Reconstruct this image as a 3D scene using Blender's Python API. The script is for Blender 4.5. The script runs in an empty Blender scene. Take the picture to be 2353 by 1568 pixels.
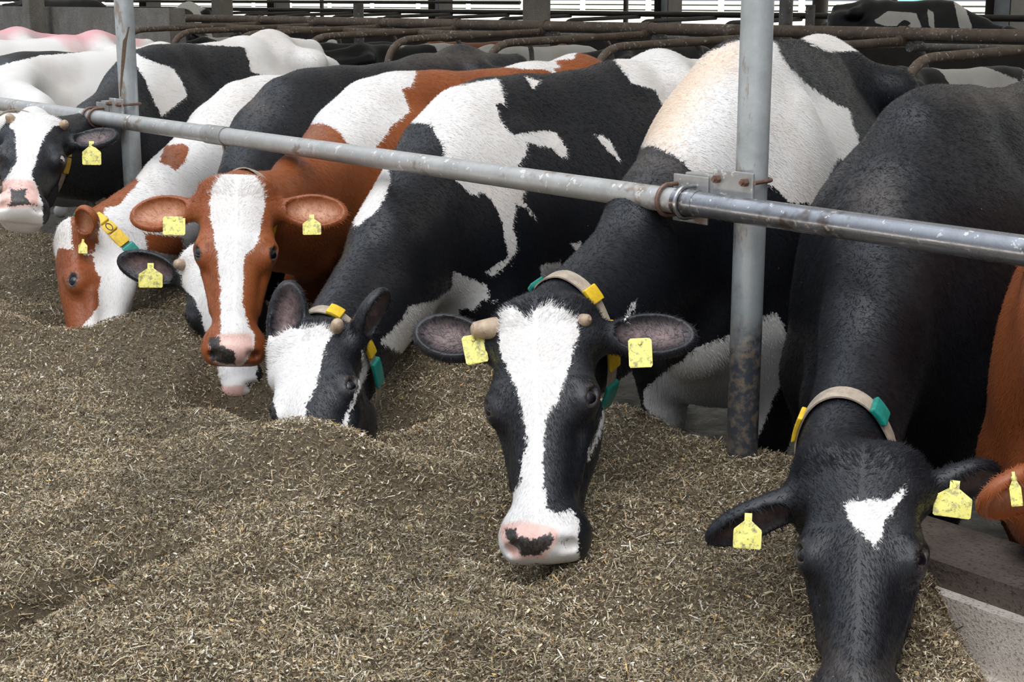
import bpy, math, random
import numpy as np
from mathutils import Vector, Matrix
rng = np.random.default_rng(7); random.seed(7)
SC = bpy.context.scene
COL = SC.collection

# ------------------------------------------------------------------ camera
F_PX, PITCH, ROLL, YAW = 3528.77, 0.2189, 0.0014, 0.6727
CAM = np.array([2.504, -2.7237, 1.6803])
_f = np.array([-math.cos(YAW)*math.cos(PITCH), math.sin(YAW)*math.cos(PITCH), -math.sin(PITCH)])
_r = np.cross(_f, [0, 0, 1]); _r /= np.linalg.norm(_r); _u = np.cross(_r, _f)
R_, U_ = math.cos(ROLL)*_r+math.sin(ROLL)*_u, -math.sin(ROLL)*_r+math.cos(ROLL)*_u
cam_d = bpy.data.cameras.new('camera'); cam = bpy.data.objects.new('camera', cam_d); COL.objects.link(cam)
cam_d.sensor_width = 36; cam_d.lens = F_PX*36/2353; cam_d.clip_end = 400
M = Matrix(((R_[0], U_[0], -_f[0], CAM[0]), (R_[1], U_[1], -_f[1], CAM[1]), (R_[2], U_[2], -_f[2], CAM[2]), (0, 0, 0, 1)))
cam.matrix_world = M
SC.camera = cam

# ------------------------------------------------------------------ light
SC.view_settings.view_transform = 'Standard'; SC.view_settings.look = 'None'
SC.view_settings.gamma = 1; SC.view_settings.use_curve_mapping = False
SC.view_settings.exposure = 0.42
w = bpy.data.worlds.new('world'); SC.world = w; w.use_nodes = True
_nt = w.node_tree; bg = _nt.nodes['Background']; bg.inputs[1].default_value = 1.0
_tc = _nt.nodes.new('ShaderNodeTexCoord'); _sp = _nt.nodes.new('ShaderNodeSeparateXYZ'); _cr = _nt.nodes.new('ShaderNodeValToRGB')
_nt.links.new(_tc.outputs['Generated'], _sp.inputs[0]); _nt.links.new(_sp.outputs['Z'], _cr.inputs[0]); _nt.links.new(_cr.outputs[0], bg.inputs[0])
_e = _cr.color_ramp.elements; _e[0].position = 0.0; _e[0].color = (.18, .20, .22, 1); _e[1].position = .80; _e[1].color = (1.25, 1.36, 1.52, 1)
_q = _e.new(.22); _q.color = (.32, .36, .41, 1)
def sun(name, direction, energy, angle, color):
    l = bpy.data.lights.new(name, 'SUN'); l.energy = energy; l.angle = math.radians(angle); l.color = color
    o = bpy.data.objects.new(name, l); COL.objects.link(o)
    o.rotation_euler = Vector(direction).to_track_quat('-Z', 'Y').to_euler(); o.location = (0, 0, 8)
sun('sun', (0.25, -0.80, -0.88), 11.0, 2, (1.0, 0.96, 0.9))          # behind the barn: lights the yard
sun('skylight', (-0.35, 0.45, -1.0), 1.6, 50, (1.0, 0.98, 0.95))   # bright open front of the feed alley

# ------------------------------------------------------------------ helpers
def at(px, py, Y=None, Z=None, D=None, X=None):
    d = _f + (px-1176.5)/F_PX*R_ - (py-784)/F_PX*U_
    if D is not None: t = D
    elif Y is not None: t = (Y-CAM[1])/d[1]
    elif Z is not None: t = (Z-CAM[2])/d[2]
    else: t = (X-CAM[0])/d[0]
    return CAM + d*t
def proj(P):
    d = np.asarray(P)-CAM; z = d@_f
    return 1176.5+F_PX*(d@R_)/z, 784-F_PX*(d@U_)/z, z
def unit(v): v = np.asarray(v, float); return v/np.linalg.norm(v)
def link(name, verts, faces, mats, parent=None, smooth=True):
    me = bpy.data.meshes.new(name); me.from_pydata([tuple(v) for v in verts], [], faces); me.update()
    for m in (mats if isinstance(mats, (list, tuple)) else [mats]): me.materials.append(m)
    if smooth: me.polygons.foreach_set('use_smooth', [True]*len(me.polygons))
    o = bpy.data.objects.new(name, me); COL.objects.link(o)
    if parent: o.parent = parent
    return o
def tag(o, label, cat, group=None, kind=None):
    o['label'] = label; o['category'] = cat
    if group: o['group'] = group
    if kind: o['kind'] = kind
    return o
def struct(o): o['kind'] = 'structure'; return o
class MB:
    def __init__(s): s.v = []; s.f = []
    def add(s, v, f):
        n = len(s.v); s.v += [tuple(x) for x in v]; s.f += [tuple(i+n for i in q) for q in f]
    def box(s, lo, hi, axes=None, o=(0, 0, 0)):
        A = np.eye(3) if axes is None else np.asarray(axes)
        v = [np.asarray(o)+A.T@np.array([x, y, z]) for x in (lo[0], hi[0]) for y in (lo[1], hi[1]) for z in (lo[2], hi[2])]
        s.add(v, [(0, 1, 3, 2), (4, 6, 7, 5), (0, 4, 5, 1), (2, 3, 7, 6), (0, 2, 6, 4), (1, 5, 7, 3)])
    def tube(s, pts, r, n=16, cap=True):
        P = np.asarray(pts, float); rr = np.broadcast_to(r, (len(P),))
        T = np.gradient(P, axis=0); T /= np.linalg.norm(T, axis=1)[:, None]
        a = np.cross(T[0], [0, 0, 1.]); 
        if np.linalg.norm(a) < .1: a = np.cross(T[0], [0, 1., 0])
        V = []
        for i in range(len(P)):
            a = a-T[i]*(a@T[i]); a /= np.linalg.norm(a); b = np.cross(T[i], a)
            for k in range(n):
                t = 2*math.pi*k/n; V.append(P[i]+rr[i]*(math.cos(t)*a+math.sin(t)*b))
        Fc = [(i*n+k, i*n+(k+1) % n, (i+1)*n+(k+1) % n, (i+1)*n+k) for i in range(len(P)-1) for k in range(n)]
        if cap: Fc += [tuple(range(n))[::-1], tuple((len(P)-1)*n+k for k in range(n))]
        s.add(V, Fc)
    def build(s, name, mat, parent=None, smooth=True, bevel=0, auto=True):
        o = link(name, s.v, s.f, mat, parent, smooth)
        if bevel:
            m = o.modifiers.new('bevel', 'BEVEL'); m.width = bevel; m.segments = 2; m.limit_method = 'ANGLE'
        if smooth and auto:
            o.data.set_sharp_from_angle(angle=math.radians(40))
        return o
def arc_path(pts, rad, n=8):
    """polyline with rounded corners"""
    P = [np.asarray(p, float) for p in pts]; out = [P[0]]
    for i in range(1, len(P)-1):
        a, b, c = P[i-1], P[i], P[i+1]; u, v = unit(a-b), unit(c-b)
        L = min(rad, .45*np.linalg.norm(a-b), .45*np.linalg.norm(c-b))
        p0, p1 = b+u*L, b+v*L
        for k in range(n+1):
            t = k/n; out.append((1-t)**2*p0+2*t*(1-t)*b+t*t*p1)
    out.append(P[-1]); return out

# ------------------------------------------------------------------ materials
class NT:
    def __init__(s, name):
        s.m = bpy.data.materials.new(name); s.m.use_nodes = True; s.t = s.m.node_tree; s.N = s.t.nodes
        s.b = s.N['Principled BSDF']; s.co = None
    def n(s, typ, **kw):
        x = s.N.new(typ)
        for k, v in kw.items(): setattr(x, k, v)
        return x
    def put(s, sock, v):
        if hasattr(v, 'is_output') or isinstance(v, bpy.types.NodeSocket): s.t.links.new(v, sock)
        else: sock.default_value = v
    def obj(s):
        if s.co is None: s.co = s.n('ShaderNodeTexCoord').outputs['Object']
        return s.co
    def noise(s, scale, detail=3, rough=.55, vec=None, stretch=None):
        v = vec or s.obj()
        if stretch:
            mp = s.n('ShaderNodeMapping'); s.put(mp.inputs[0], v); mp.inputs['Scale'].default_value = stretch; v = mp.outputs[0]
        x = s.n('ShaderNodeTexNoise'); s.put(x.inputs['Vector'], v); x.inputs['Scale'].default_value = scale
        x.inputs['Detail'].default_value = detail; x.inputs['Roughness'].default_value = rough
        return x.outputs['Fac']
    def attr(s, name, out='Fac'):
        a = s.n('ShaderNodeAttribute'); a.attribute_name = name; return a.outputs[out]
    def math(s, op, a, b=0.0, clamp=False):
        x = s.n('ShaderNodeMath', operation=op, use_clamp=clamp); s.put(x.inputs[0], a); s.put(x.inputs[1], b); return x.outputs[0]
    def rng(s, v, a, b, c=0., d=1.):
        x = s.n('ShaderNodeMapRange'); s.put(x.inputs[0], v)
        for i, q in enumerate((a, b, c, d)): x.inputs[i+1].default_value = q
        return x.outputs[0]
    def mix(s, fac, a, b):
        x = s.n('ShaderNodeMix', data_type='RGBA'); s.put(x.inputs[0], fac)
        s.put(x.inputs[6], a if not isinstance(a, tuple) else (*a, 1)[:4]); s.put(x.inputs[7], b if not isinstance(b, tuple) else (*b, 1)[:4])
        return x.outputs[2]
    def bump(s, h, strength, dist=.01):
        x = s.n('ShaderNodeBump'); s.put(x.inputs['Height'], h); x.inputs['Strength'].default_value = strength; x.inputs['Distance'].default_value = dist
        s.put(s.b.inputs['Normal'], x.outputs[0])
    def fin(s, col, rough=.6, metal=0., spec=.5):
        s.put(s.b.inputs['Base Color'], col if not isinstance(col, tuple) else (*col, 1)[:4])
        s.put(s.b.inputs['Roughness'], rough); s.put(s.b.inputs['Metallic'], metal); s.put(s.b.inputs['Specular IOR Level'], spec)
        return s.m
def coat_mat(name, base, base2, earc, white=(.72, .695, .67), spec=.40):
    t = NT(name)
    n1 = t.noise(38, 4, .7); n2 = t.noise(160, 2); ragged = t.math('ADD', t.math('MULTIPLY', t.math('SUBTRACT', n1, .5), .024), t.math('MULTIPLY', t.math('SUBTRACT', n2, .5), .018))
    wf = t.rng(t.math('ADD', t.attr('white'), ragged), -.0018, .0018)
    big = t.noise(3.5, 4, .6); fine = t.noise(260, 2, .6, stretch=(1, 1, .35))
    wc = t.mix(t.rng(big, .45, .75), white, tuple(c*k for c, k in zip(white, (.86, .80, .75))))
    wc = t.mix(t.rng(fine, .3, .8, 0, .35), wc, tuple(c*.72 for c in white))
    bc = t.mix(t.rng(big, .35, .7), base, base2)
    bc = t.mix(t.rng(fine, .35, .8, 0, .5), bc, tuple(min(1, c*1.6+.002) for c in base2))
    specks = t.rng(t.noise(95, 1), .80, .83)
    tf = t.rng(t.math('ADD', t.attr('tan'), t.math('MULTIPLY', t.math('SUBTRACT', n1, .5), .10)), -.03, .05)
    wc = t.mix(t.math('MULTIPLY', tf, .65), wc, (.68, .47, .29))
    c = t.mix(wf, bc, wc)
    c = t.mix(t.math('MULTIPLY', t.rng(t.math('ADD', t.attr('rouge'), t.math('MULTIPLY', t.math('SUBTRACT', big, .5), .2)), -.03, .08), .7), c, (.72, .25, .30))
    df = t.rng(t.math('ADD', t.attr('dust'), t.math('MULTIPLY', t.math('SUBTRACT', n1, .5), .12)), -.03, .06)
    c = t.mix(t.math('MULTIPLY', df, .40), c, (.14, .11, .09))
    es = t.rng(t.attr('earskin'), -.01, .02)
    c = t.mix(t.math('MULTIPLY', es, t.rng(n1, .35, .6, .35, .95)), c, earc)
    pk = t.rng(t.math('ADD', t.attr('pink'), t.math('MULTIPLY', ragged, .5)), -.004, .004)
    c = t.mix(pk, c, t.mix(t.rng(n1, .3, .7), (.62, .36, .30), (.72, .50, .44)))
    dk = t.rng(t.math('ADD', t.attr('dark'), t.math('MULTIPLY', ragged, .9)), -.002, .002)
    c = t.mix(dk, c, t.mix(t.rng(n2, .4, .7), (.018, .015, .014), (.055, .043, .035)))
    c = t.mix(t.math('MULTIPLY', specks, .5), c, (.45, .38, .27))
    t.b.inputs['Sheen Weight'].default_value = .02; t.b.inputs['Sheen Roughness'].default_value = .4
    t.bump(t.math('ADD', fine, t.math('MULTIPLY', n1, .8)), .16, .006)
    rough = t.math('SUBTRACT', .42, t.math('MULTIPLY', pk, .08))
    return t.fin(c, rough, 0, spec)
M_BLACK = coat_mat('black_coat', (.0042, .005, .0078), (.0075, .0075, .0095), (.17, .11, .105))
M_RED = coat_mat('red_coat', (.26, .072, .018), (.18, .045, .012), (.52, .26, .15))
HAIR_OF = {M_BLACK: coat_mat('black_hair', (.0042, .005, .0078), (.0075, .0075, .0095), (.17, .11, .105), spec=.12), M_RED: coat_mat('red_hair', (.26, .072, .018), (.18, .045, .012), (.52, .26, .15), spec=.15)}
def simple(name, c1, c2, scale, rough, metal=0, bumpv=0, spec=.5, lo=.35, hi=.65):
    t = NT(name); n = t.noise(scale, 5, .65)
    if bumpv: t.bump(n, bumpv, .01)
    return t.fin(t.mix(t.rng(n, lo, hi), c1, c2), rough, metal, spec)
def galv(name, c1, c2, c3, rough, metal):
    t = NT(name); n = t.noise(9, 6, .7); n2 = t.noise(45, 3, .6); n3 = t.noise(5, 4, .75)
    c = t.mix(t.rng(n, .35, .65), c1, c2); c = t.mix(t.rng(n3, .57, .64, 0, .8), c, c3)
    c = t.mix(t.rng(t.math('ADD', n2, t.math('MULTIPLY', n3, .35)), .80, .84, 0, .75), c, (.66, .64, .60))
    t.bump(n2, .12, .004)
    return t.fin(c, t.rng(n, .3, .7, rough-.08, rough+.12), metal, .5)
M_GALV = galv('galvanized_pipe', (.44, .435, .42), (.325, .32, .305), (.21, .155, .105), .42, .35)
M_WORN = galv('worn_steel_pipe', (.33, .34, .36), (.22, .225, .24), (.105, .075, .058), .24, .75)
M_RUST = galv('rusty_pipe', (.21, .15, .11), (.13, .095, .07), (.30, .235, .175), .55, .1)
M_GREYPIPE = galv('grey_pipe', (.20, .19, .18), (.12, .105, .095), (.09, .06, .045), .5, .2)
M_CLAMP = galv('clamp_steel', (.36, .36, .35), (.25, .24, .22), (.17, .11, .075), .45, .45)
M_UBOLT = simple('rusty_bolt', (.22, .13, .10), (.13, .075, .055), 60, .5, .5)
M_CHROME = simple('bright_bolt', (.5, .5, .52), (.35, .34, .34), 60, .25, .9)
def yellow():
    t = NT('yellow_plastic'); n = t.noise(70, 4, .7); n2 = t.noise(150, 3, .7)
    c = t.mix(t.rng(n, .5, .62, 0, .85), (.74, .67, .16), (.27, .24, .10)); c = t.mix(t.rng(n2, .60, .66, 0, .7), c, (.07, .06, .03))
    return t.fin(c, .42)
M_TAG = yellow()
M_PLATE = simple('yellow_collar_plate', (.72, .47, .02), (.50, .30, .015), 55, .4, lo=.45, hi=.75)
M_TEAL = simple('teal_plastic', (.01, .24, .19), (.008, .16, .13), 60, .35)
M_STRAP = simple('beige_webbing', (.40, .33, .25), (.25, .20, .15), 40, .8, 0, .3)
M_EYE = NT('eye'); M_EYE.b.inputs['Coat Weight'].default_value = .25; M_EYE.b.inputs['Coat Roughness'].default_value = .05
M_EYE = M_EYE.fin((.004, .0035, .006), .22, 0, .35)
M_EYEW = NT('eye_white').fin((.42, .38, .40), .2)
M_HORN = simple('horn', (.44, .33, .22), (.27, .19, .13), 45, .45, 0, .3)
M_HORNTIP = simple('horn_tip', (.06, .06, .065), (.22, .17, .13), 60, .3)
M_BLK = NT('black_ink').fin((.012, .011, .01), .5)
def concrete(name, c1, c2, c3, s=6):
    t = NT(name); n = t.noise(s, 6, .65); n2 = t.noise(s*16, 3, .6); n3 = t.noise(s*.35, 4, .6)
    c = t.mix(t.rng(n, .35, .65), c1, c2); c = t.mix(t.rng(n2, .56, .62, 0, .7), c, c3); c = t.mix(t.rng(n3, .5, .62, 0, .55), c, c2)
    t.bump(n2, .5, .01); return t.fin(c, .85, 0, .3)
M_CONC = concrete('pillar_concrete', (.36, .33, .30), (.26, .23, .205), (.10, .085, .07))
M_WALL = concrete('wall_concrete', (.42, .385, .35), (.30, .27, .24), (.11, .10, .085))
M_CURB = concrete('curb_concrete', (.17, .135, .115), (.085, .066, .055), (.05, .04, .033))
M_TABLE = concrete('feed_table_concrete', (.84, .77, .69), (.66, .58, .51), (.26, .21, .175), 9)
def wet():
    t = NT('wet_slurry_floor'); n = t.noise(7, 5, .65); t.bump(n, .6, .03)
    return t.fin(t.mix(t.rng(n, .4, .7), (.012, .010, .008), (.045, .035, .026)), t.rng(n, .3, .7, .12, .6))
M_WET = wet()
M_BED = simple('cubicle_bedding', (.06, .05, .04), (.03, .024, .018), 5, .85)
M_YARD = concrete('yard_ground', (.62, .60, .55), (.52, .52, .46), (.42, .46, .32), 1.2)

M_FACADE = simple('facade_steel', (.42, .46, .52), (.33, .36, .41), 4, .5, .2)
M_DARKSTEEL = simple('dark_steel', (.045, .037, .032), (.03, .025, .022), 8, .6, .2)
M_NET = None
def thin_light(name, col, tr):
    t = NT(name); m = t.fin(col, .7); x = t.n('ShaderNodeBsdfTranslucent'); x.inputs[0].default_value = (*col, 1); mx = t.n('ShaderNodeMixShader'); mx.inputs[0].default_value = tr
    t.t.links.new(t.b.outputs[0], mx.inputs[1]); t.t.links.new(x.outputs[0], mx.inputs[2]); t.t.links.new(mx.outputs[0], t.N['Material Output'].inputs[0]); return m
M_ROOF = thin_light('translucent_roof_sheet', (.62, .62, .60), .35)
M_FENCE = thin_light('white_board', (.85, .85, .83), .6)
M_NET = thin_light('teal_windbreak_net', (.35, .72, .62), .6)
M_HEDGE = simple('yard_hedge', (.05, .06, .03), (.02, .022, .014), 4, .9)

# ------------------------------------------------------------------ implicit modelling
def ell(c, r, A=None):
    c = np.asarray(c, np.float32); r = np.asarray(r, np.float32); A = None if A is None else np.asarray(A, np.float32)
    def fn(p):
        q = p-c
        if A is not None: q = q@A.T
        a = q/r; k0 = np.sqrt((a*a).sum(1)); a = a/r; k1 = np.sqrt((a*a).sum(1))+1e-9
        return k0*(k0-1)/k1
    return fn
def rc(a, b, ra, rb):
    a = np.asarray(a, np.float32); b = np.asarray(b, np.float32); ab = b-a; L2 = float(ab@ab)+1e-9
    def fn(p):
        q = p-a; t = np.clip((q@ab)/L2, 0, 1); q = q-t[:, None]*ab
        return np.sqrt((q*q).sum(1))-(ra+(rb-ra)*t)
    return fn
def ecyl(a, b, la, ua, sa, sb):
    """tapered elliptic limb from a to b; la lateral axis, ua the other; sa,sb = (half width, half height)"""
    a = np.asarray(a, np.float32); b = np.asarray(b, np.float32); ab = b-a; L2 = float(ab@ab)+1e-9; L = math.sqrt(L2); T = ab/L
    la = np.asarray(la, float); la = unit(la-T*(la@T)).astype(np.float32); up = np.cross(T, la).astype(np.float32)
    def fn(p):
        q = p-a; t = np.clip((q@ab)/L2, 0, 1); q = q-t[:, None]*ab
        w = sa[0]+(sb[0]-sa[0])*t; h = sa[1]+(sb[1]-sa[1])*t; m = np.minimum(w, h)
        x, y, z = q@la/w, q@up/h, q@T/m
        k0 = np.sqrt(x*x+y*y+z*z); k1 = np.sqrt((x/w)**2+(y/h)**2+(z/m)**2)+1e-9
        return k0*(k0-1)/k1
    return fn
def chain(fns):
    def fn(p):
        d = fns[0](p)
        for g in fns[1:]: d = np.minimum(d, g(p))
        return d
    return fn
class SDF:
    def __init__(s): s.P = []
    def add(s, fn, k=.04): s.P.append((0, fn, k))
    def sub(s, fn, k=.01): s.P.append((1, fn, k))
    def each(s, p):
        p = np.asarray(p, np.float32); return np.stack([fn(p) for _, fn, _ in s.P])
    def pick(s, keep):
        t = SDF(); t.P = [q for q, k in zip(s.P, keep) if k]; return t
    def fold(s, E):
        d = None
        for (op, fn, k), e in zip(s.P, E):
            if d is None: d = e; continue
            if op == 0:
                h = np.maximum(k-np.abs(d-e), 0)/k; d = np.minimum(d, e)-h*h*k*.25
            else:
                e = -e; h = np.maximum(k-np.abs(d-e), 0)/k; d = np.maximum(d, e)+h*h*k*.25
        return d
    def __call__(s, p):
        p = np.asarray(p, np.float32); d = None
        for op, fn, k in s.P:
            e = fn(p)
            if d is None: d = e; continue
            if op == 0:
                h = np.maximum(k-np.abs(d-e), 0)/k; d = np.minimum(d, e)-h*h*k*.25
            else:
                e = -e; h = np.maximum(k-np.abs(d-e), 0)/k; d = np.maximum(d, e)+h*h*k*.25
        return d
def polygonize(f, lo, hi, h):
    lo = np.asarray(lo, float); hi = np.asarray(hi, float); q = 4
    nb = np.ceil((hi-lo)/(h*q)).astype(int)+1; n = nb*q+1
    ci = np.stack(np.meshgrid(*[np.arange(k+1) for k in nb], indexing='ij'), -1).reshape(-1, 3)
    E = f.each(lo+ci*h*q); cd = f.fold(E).reshape(nb+1)
    E = E.reshape(len(f.P), *(nb+1)); big = 5                     # coarse cells per block that shares one list of shapes
    D = np.full(n+q, 1., np.float32)
    up = cd.repeat(q, 0).repeat(q, 1).repeat(q, 2); sl = tuple(slice(0, k) for k in np.minimum(D.shape, up.shape))
    D[sl] = np.where(up[sl] < 0, -1., 1.)
    near = np.abs(cd) < h*q*2.2
    act = np.zeros(nb+1, bool)
    for dx in (0, 1):
        for dy in (0, 1):
            for dz in (0, 1):
                act[:nb[0]+1-dx, :nb[1]+1-dy, :nb[2]+1-dz] |= near[dx:, dy:, dz:]
    kk = np.array([k for _, _, k in f.P]); blocks = {}
    def sub_for(b):
        if b not in blocks:
            s0 = tuple(slice(max(0, x*big-1), (x+1)*big+2) for x in b)
            m = np.abs(E[(slice(None),)+s0]).reshape(len(kk), -1).min(1); m2 = E[(slice(None),)+s0].reshape(len(kk), -1).min(1)
            keep = (m2 < kk+h*q*2.6+.02); 
            if not keep.any() or not any(o == 0 for (o, _, _), kp in zip(f.P, keep) if kp): keep[:] = True
            blocks[b] = f.pick(keep)
            if blocks[b].P[0][0] == 1: blocks[b] = f
        return blocks[b]
    def fast(p):
        p = np.asarray(p); c = np.floor((p-lo)/(h*q*big)).astype(int); c = np.clip(c, 0, (nb//big)); key = (c[:, 0]*1000+c[:, 1])*1000+c[:, 2]
        out = np.empty(len(p), np.float32); o = np.argsort(key, kind='stable'); ks = key[o]; cut = np.flatnonzero(np.diff(ks))+1
        for seg in np.split(o, cut):
            if len(seg): out[seg] = sub_for(tuple(c[seg[0]]))(p[seg])
        return out
    A = act.repeat(q, 0).repeat(q, 1).repeat(q, 2)
    m = np.zeros(D.shape, bool); m[sl] = A[sl]
    idx = np.argwhere(m); D[idx[:, 0], idx[:, 1], idx[:, 2]] = fast(lo+idx*h)
    f = fast
    D = D[:n[0], :n[1], :n[2]]
    ins = D < 0
    c = [ins[dx:n[0]-1+dx, dy:n[1]-1+dy, dz:n[2]-1+dz] for dx in (0, 1) for dy in (0, 1) for dz in (0, 1)]
    s = sum(x.astype(np.int8) for x in c); actc = (s > 0) & (s < 8)
    cells = np.argwhere(actc); vid = np.full(actc.shape, -1, np.int64); vid[actc] = np.arange(len(cells))
    acc = np.zeros((len(cells), 3)); cnt = np.zeros(len(cells))
    off = [np.array(o) for o in [(a, b, e) for a in (0, 1) for b in (0, 1) for e in (0, 1)]]
    val = [D[cells[:, 0]+o[0], cells[:, 1]+o[1], cells[:, 2]+o[2]] for o in off]
    for i in range(8):
        for j in range(i+1, 8):
            if np.abs(off[i]-off[j]).sum() != 1: continue
            va, vb = val[i], val[j]; x = (va < 0) != (vb < 0)
            t = np.where(x, va/np.where(x, va-vb, 1), 0)
            acc += np.where(x[:, None], off[i]+t[:, None]*(off[j]-off[i]), 0); cnt += x
    V = lo+(cells+acc/cnt[:, None])*h
    Q = []
    for ax in range(3):
        b, c2 = (ax+1) % 3, (ax+2) % 3
        s0 = [slice(None)]*3; s1 = [slice(None)]*3; s0[ax] = slice(0, -1); s1[ax] = slice(1, None)
        for k in (b, c2): s0[k] = slice(1, -1); s1[k] = slice(1, -1)
        a0, a1 = ins[tuple(s0)], ins[tuple(s1)]; e = np.argwhere(a0 != a1)
        if len(e) == 0: continue
        flip = a0[e[:, 0], e[:, 1], e[:, 2]]
        base = e.copy(); base[:, b] += 1; base[:, c2] += 1
        def cell(db, dc):
            x = base.copy(); x[:, b] -= db; x[:, c2] -= dc; return vid[x[:, 0], x[:, 1], x[:, 2]]
        q4 = np.stack([cell(1, 1), cell(0, 1), cell(0, 0), cell(1, 0)], 1)
        q4[~flip] = q4[~flip][:, ::-1]; Q.append(q4)
    Q = np.concatenate(Q)
    for it in range(3):
        d = f(V); e = h*.25
        g = np.stack([(f(V+np.eye(3)[k]*e)-f(V-np.eye(3)[k]*e))/(2*e) for k in range(3)], 1)
        st = (d/np.maximum((g*g).sum(1), .05))[:, None]*g
        L = np.linalg.norm(st, axis=1, keepdims=True); V = V-st*np.minimum(1, .5*h/np.maximum(L, 1e-9))
    return V, Q
def poly_sd(p, poly):
    """signed distance (pixels) of points to a polygon, + inside"""
    P = np.asarray(poly, float); best = np.full(len(p), 1e9); ins = np.zeros(len(p), bool)
    for i in range(len(P)):
        a, b = P[i-1], P[i]; ab = b-a; q = p-a; t = np.clip((q@ab)/(ab@ab+1e-9), 0, 1); r = q-t[:, None]*ab
        best = np.minimum(best, (r*r).sum(1))
        cr = ((a[1] > p[:, 1]) != (b[1] > p[:, 1])) & (p[:, 0] < (b[0]-a[0])*(p[:, 1]-a[1])/(b[1]-a[1]+1e-12)+a[0])
        ins ^= cr
    d = np.sqrt(best); return np.where(ins, d, -d)
def fbm(p, seed=0, octv=3):
    """cheap smooth value field from sines"""
    r = np.random.default_rng(seed); o = np.zeros(len(p)); a = 1.
    for k in range(octv):
        for _ in range(4):
            d = unit(r.normal(size=3))*(2.0*1.9**k)*r.uniform(.7, 1.3); o += a*np.sin(p@d*2+r.uniform(0, 6.28))/4
        a *= .55
    return o

# ------------------------------------------------------------------ cows
FLOOR = 0.0
def rot_about(v, ax, th): return v*math.cos(th)+np.cross(ax, v)*math.sin(th)+ax*(ax@v)*(1-math.cos(th))
def head_frame(poll, tp, muz, L=.60, turn=0, far=False):
    P = at(*poll, D=tp); d = at(*muz, D=1)-CAM; q = CAM-P
    a, b, c = d@d, 2*d@q, q@q-L*L; disc = b*b-4*a*c
    t = (-b+(1 if far else -1)*math.sqrt(max(disc, 0)))/(2*a)
    Mz = CAM+d*t; ez = unit(Mz-P); tc = CAM-P; ey = unit(tc-ez*(tc@ez))
    ey = rot_about(ey, ez, -math.radians(turn)); ex = np.cross(ey, ez)
    return P, np.stack([ex, ey, ez])
def head_sdf(S, P, A, k, ears):
    """head primitives; A rows = right (seen from the front), face normal, down the face"""
    def W(x, y, z): return P+k*(x*A[0]+y*A[1]+z*A[2])
    def E(c, r, kk=.03, B=None, sub=False):
        (S.sub if sub else S.add)(ell(W(*c), np.array(r)*k, A if B is None else B), kk*k)
    def C(a, b, ra, rb, kk=.03): S.add(rc(W(*a), W(*b), ra*k, rb*k), kk*k)
    def Y(a, b, sa, sb, kk=.03): S.add(ecyl(W(*a), W(*b), A[0], A[1], (sa[0]*k, sa[1]*k), (sb[0]*k, sb[1]*k)), kk*k)
    E((0, -.095, .10), (.102, .092, .135))
    C((-.048, -.045, .018), (.048, -.045, .018), .042, .042, .05)
    E((0, -.052, .165), (.108, .05, .155), .04)
    Y((0, -.066, .22), (0, -.062, .50), (.078, .060), (.050, .050), .04)
    Y((0, -.135, .24), (0, -.100, .50), (.078, .085), (.056, .058), .05)
    for s in (-1, 1):
        E((s*.086, -.062, .228), (.038, .042, .054), .035)
        E((s*.096, -.047, .243), (.027, .031, .034), .016)
        C((s*.080, -.024, .214), (s*.112, -.052, .218), .012, .012, .02)
        E((s*.058, -.165, .215), (.036, .088, .115), .05)
        C((s*.060, -.225, .185), (s*.026, -.148, .505), .034, .026, .04)
        C((s*.083, -.098, .285), (s*.060, -.090, .405), .016, .014, .03)
        C((s*.085, -.075, .02), (s*.100, -.085, .07), .036, .034, .05)
        E((s*.056, -.088, .537), (.040, .050, .050), .03)
    E((0, -.078, .525), (.078, .064, .062), .04)
    E((0, -.056, .562), (.070, .047, .036), .02)
    C((-.03, -.145, .525), (.03, -.145, .525), .034, .034, .03)
    for s in (-1, 1):
        en = unit(s*.80*A[0]+.60*A[1]); el = unit(A[2]-s*.30*A[0]+.25*A[1]); el = unit(el-en*(el@en)); EB = np.stack([en, np.cross(el, en), el])
        E((s*(.096+.024), -.047+.018, .243), (.016, .0125, .024), .006, EB, True)
        E((s*.055, -.026, .583), (.016, .024, .017), .012, sub=True)
        E((s*.066, -.050, .572), (.010, .014, .010), .012, sub=True)
        C2 = rc(W(s*.078, -.142, .40), W(s*.070, -.122, .545), .006*k, .008*k); S.sub(C2, .012*k)
    C2 = rc(W(-.06, -.118, .59), W(.06, -.118, .59), .008*k, .008*k); S.sub(C2, .014*k)
    for s, e in zip((-1, 1), ears):
        if e is None: continue
        d, o, l, wd = e; d = unit(d); o = unit(o-d*(o@d)); sd = np.cross(d, o); B = np.stack([d, sd, o])
        b0 = W(s*.100, -.090, .062); c = b0+d*(.045*k+l*.5)
        outer = ell(c, (l*.56, wd, .026*k+.004), B); inner = ell(c+o*.022*k+d*.004, (l*.49, wd*.80, .0255*k), B)
        stalk = rc(b0-d*.01, b0+d*.075*k, .034*k, .024*k)
        def ear(p, outer=outer, inner=inner, stalk=stalk):
            a = np.maximum(outer(p), -inner(p)-.001); st = stalk(p); kk = .035
            h = np.maximum(kk-np.abs(a-st), 0)/kk
            return np.maximum(np.minimum(a, st)-h*h*kk*.25, -inner(p))
        S.add(ear, .025*k)
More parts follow.
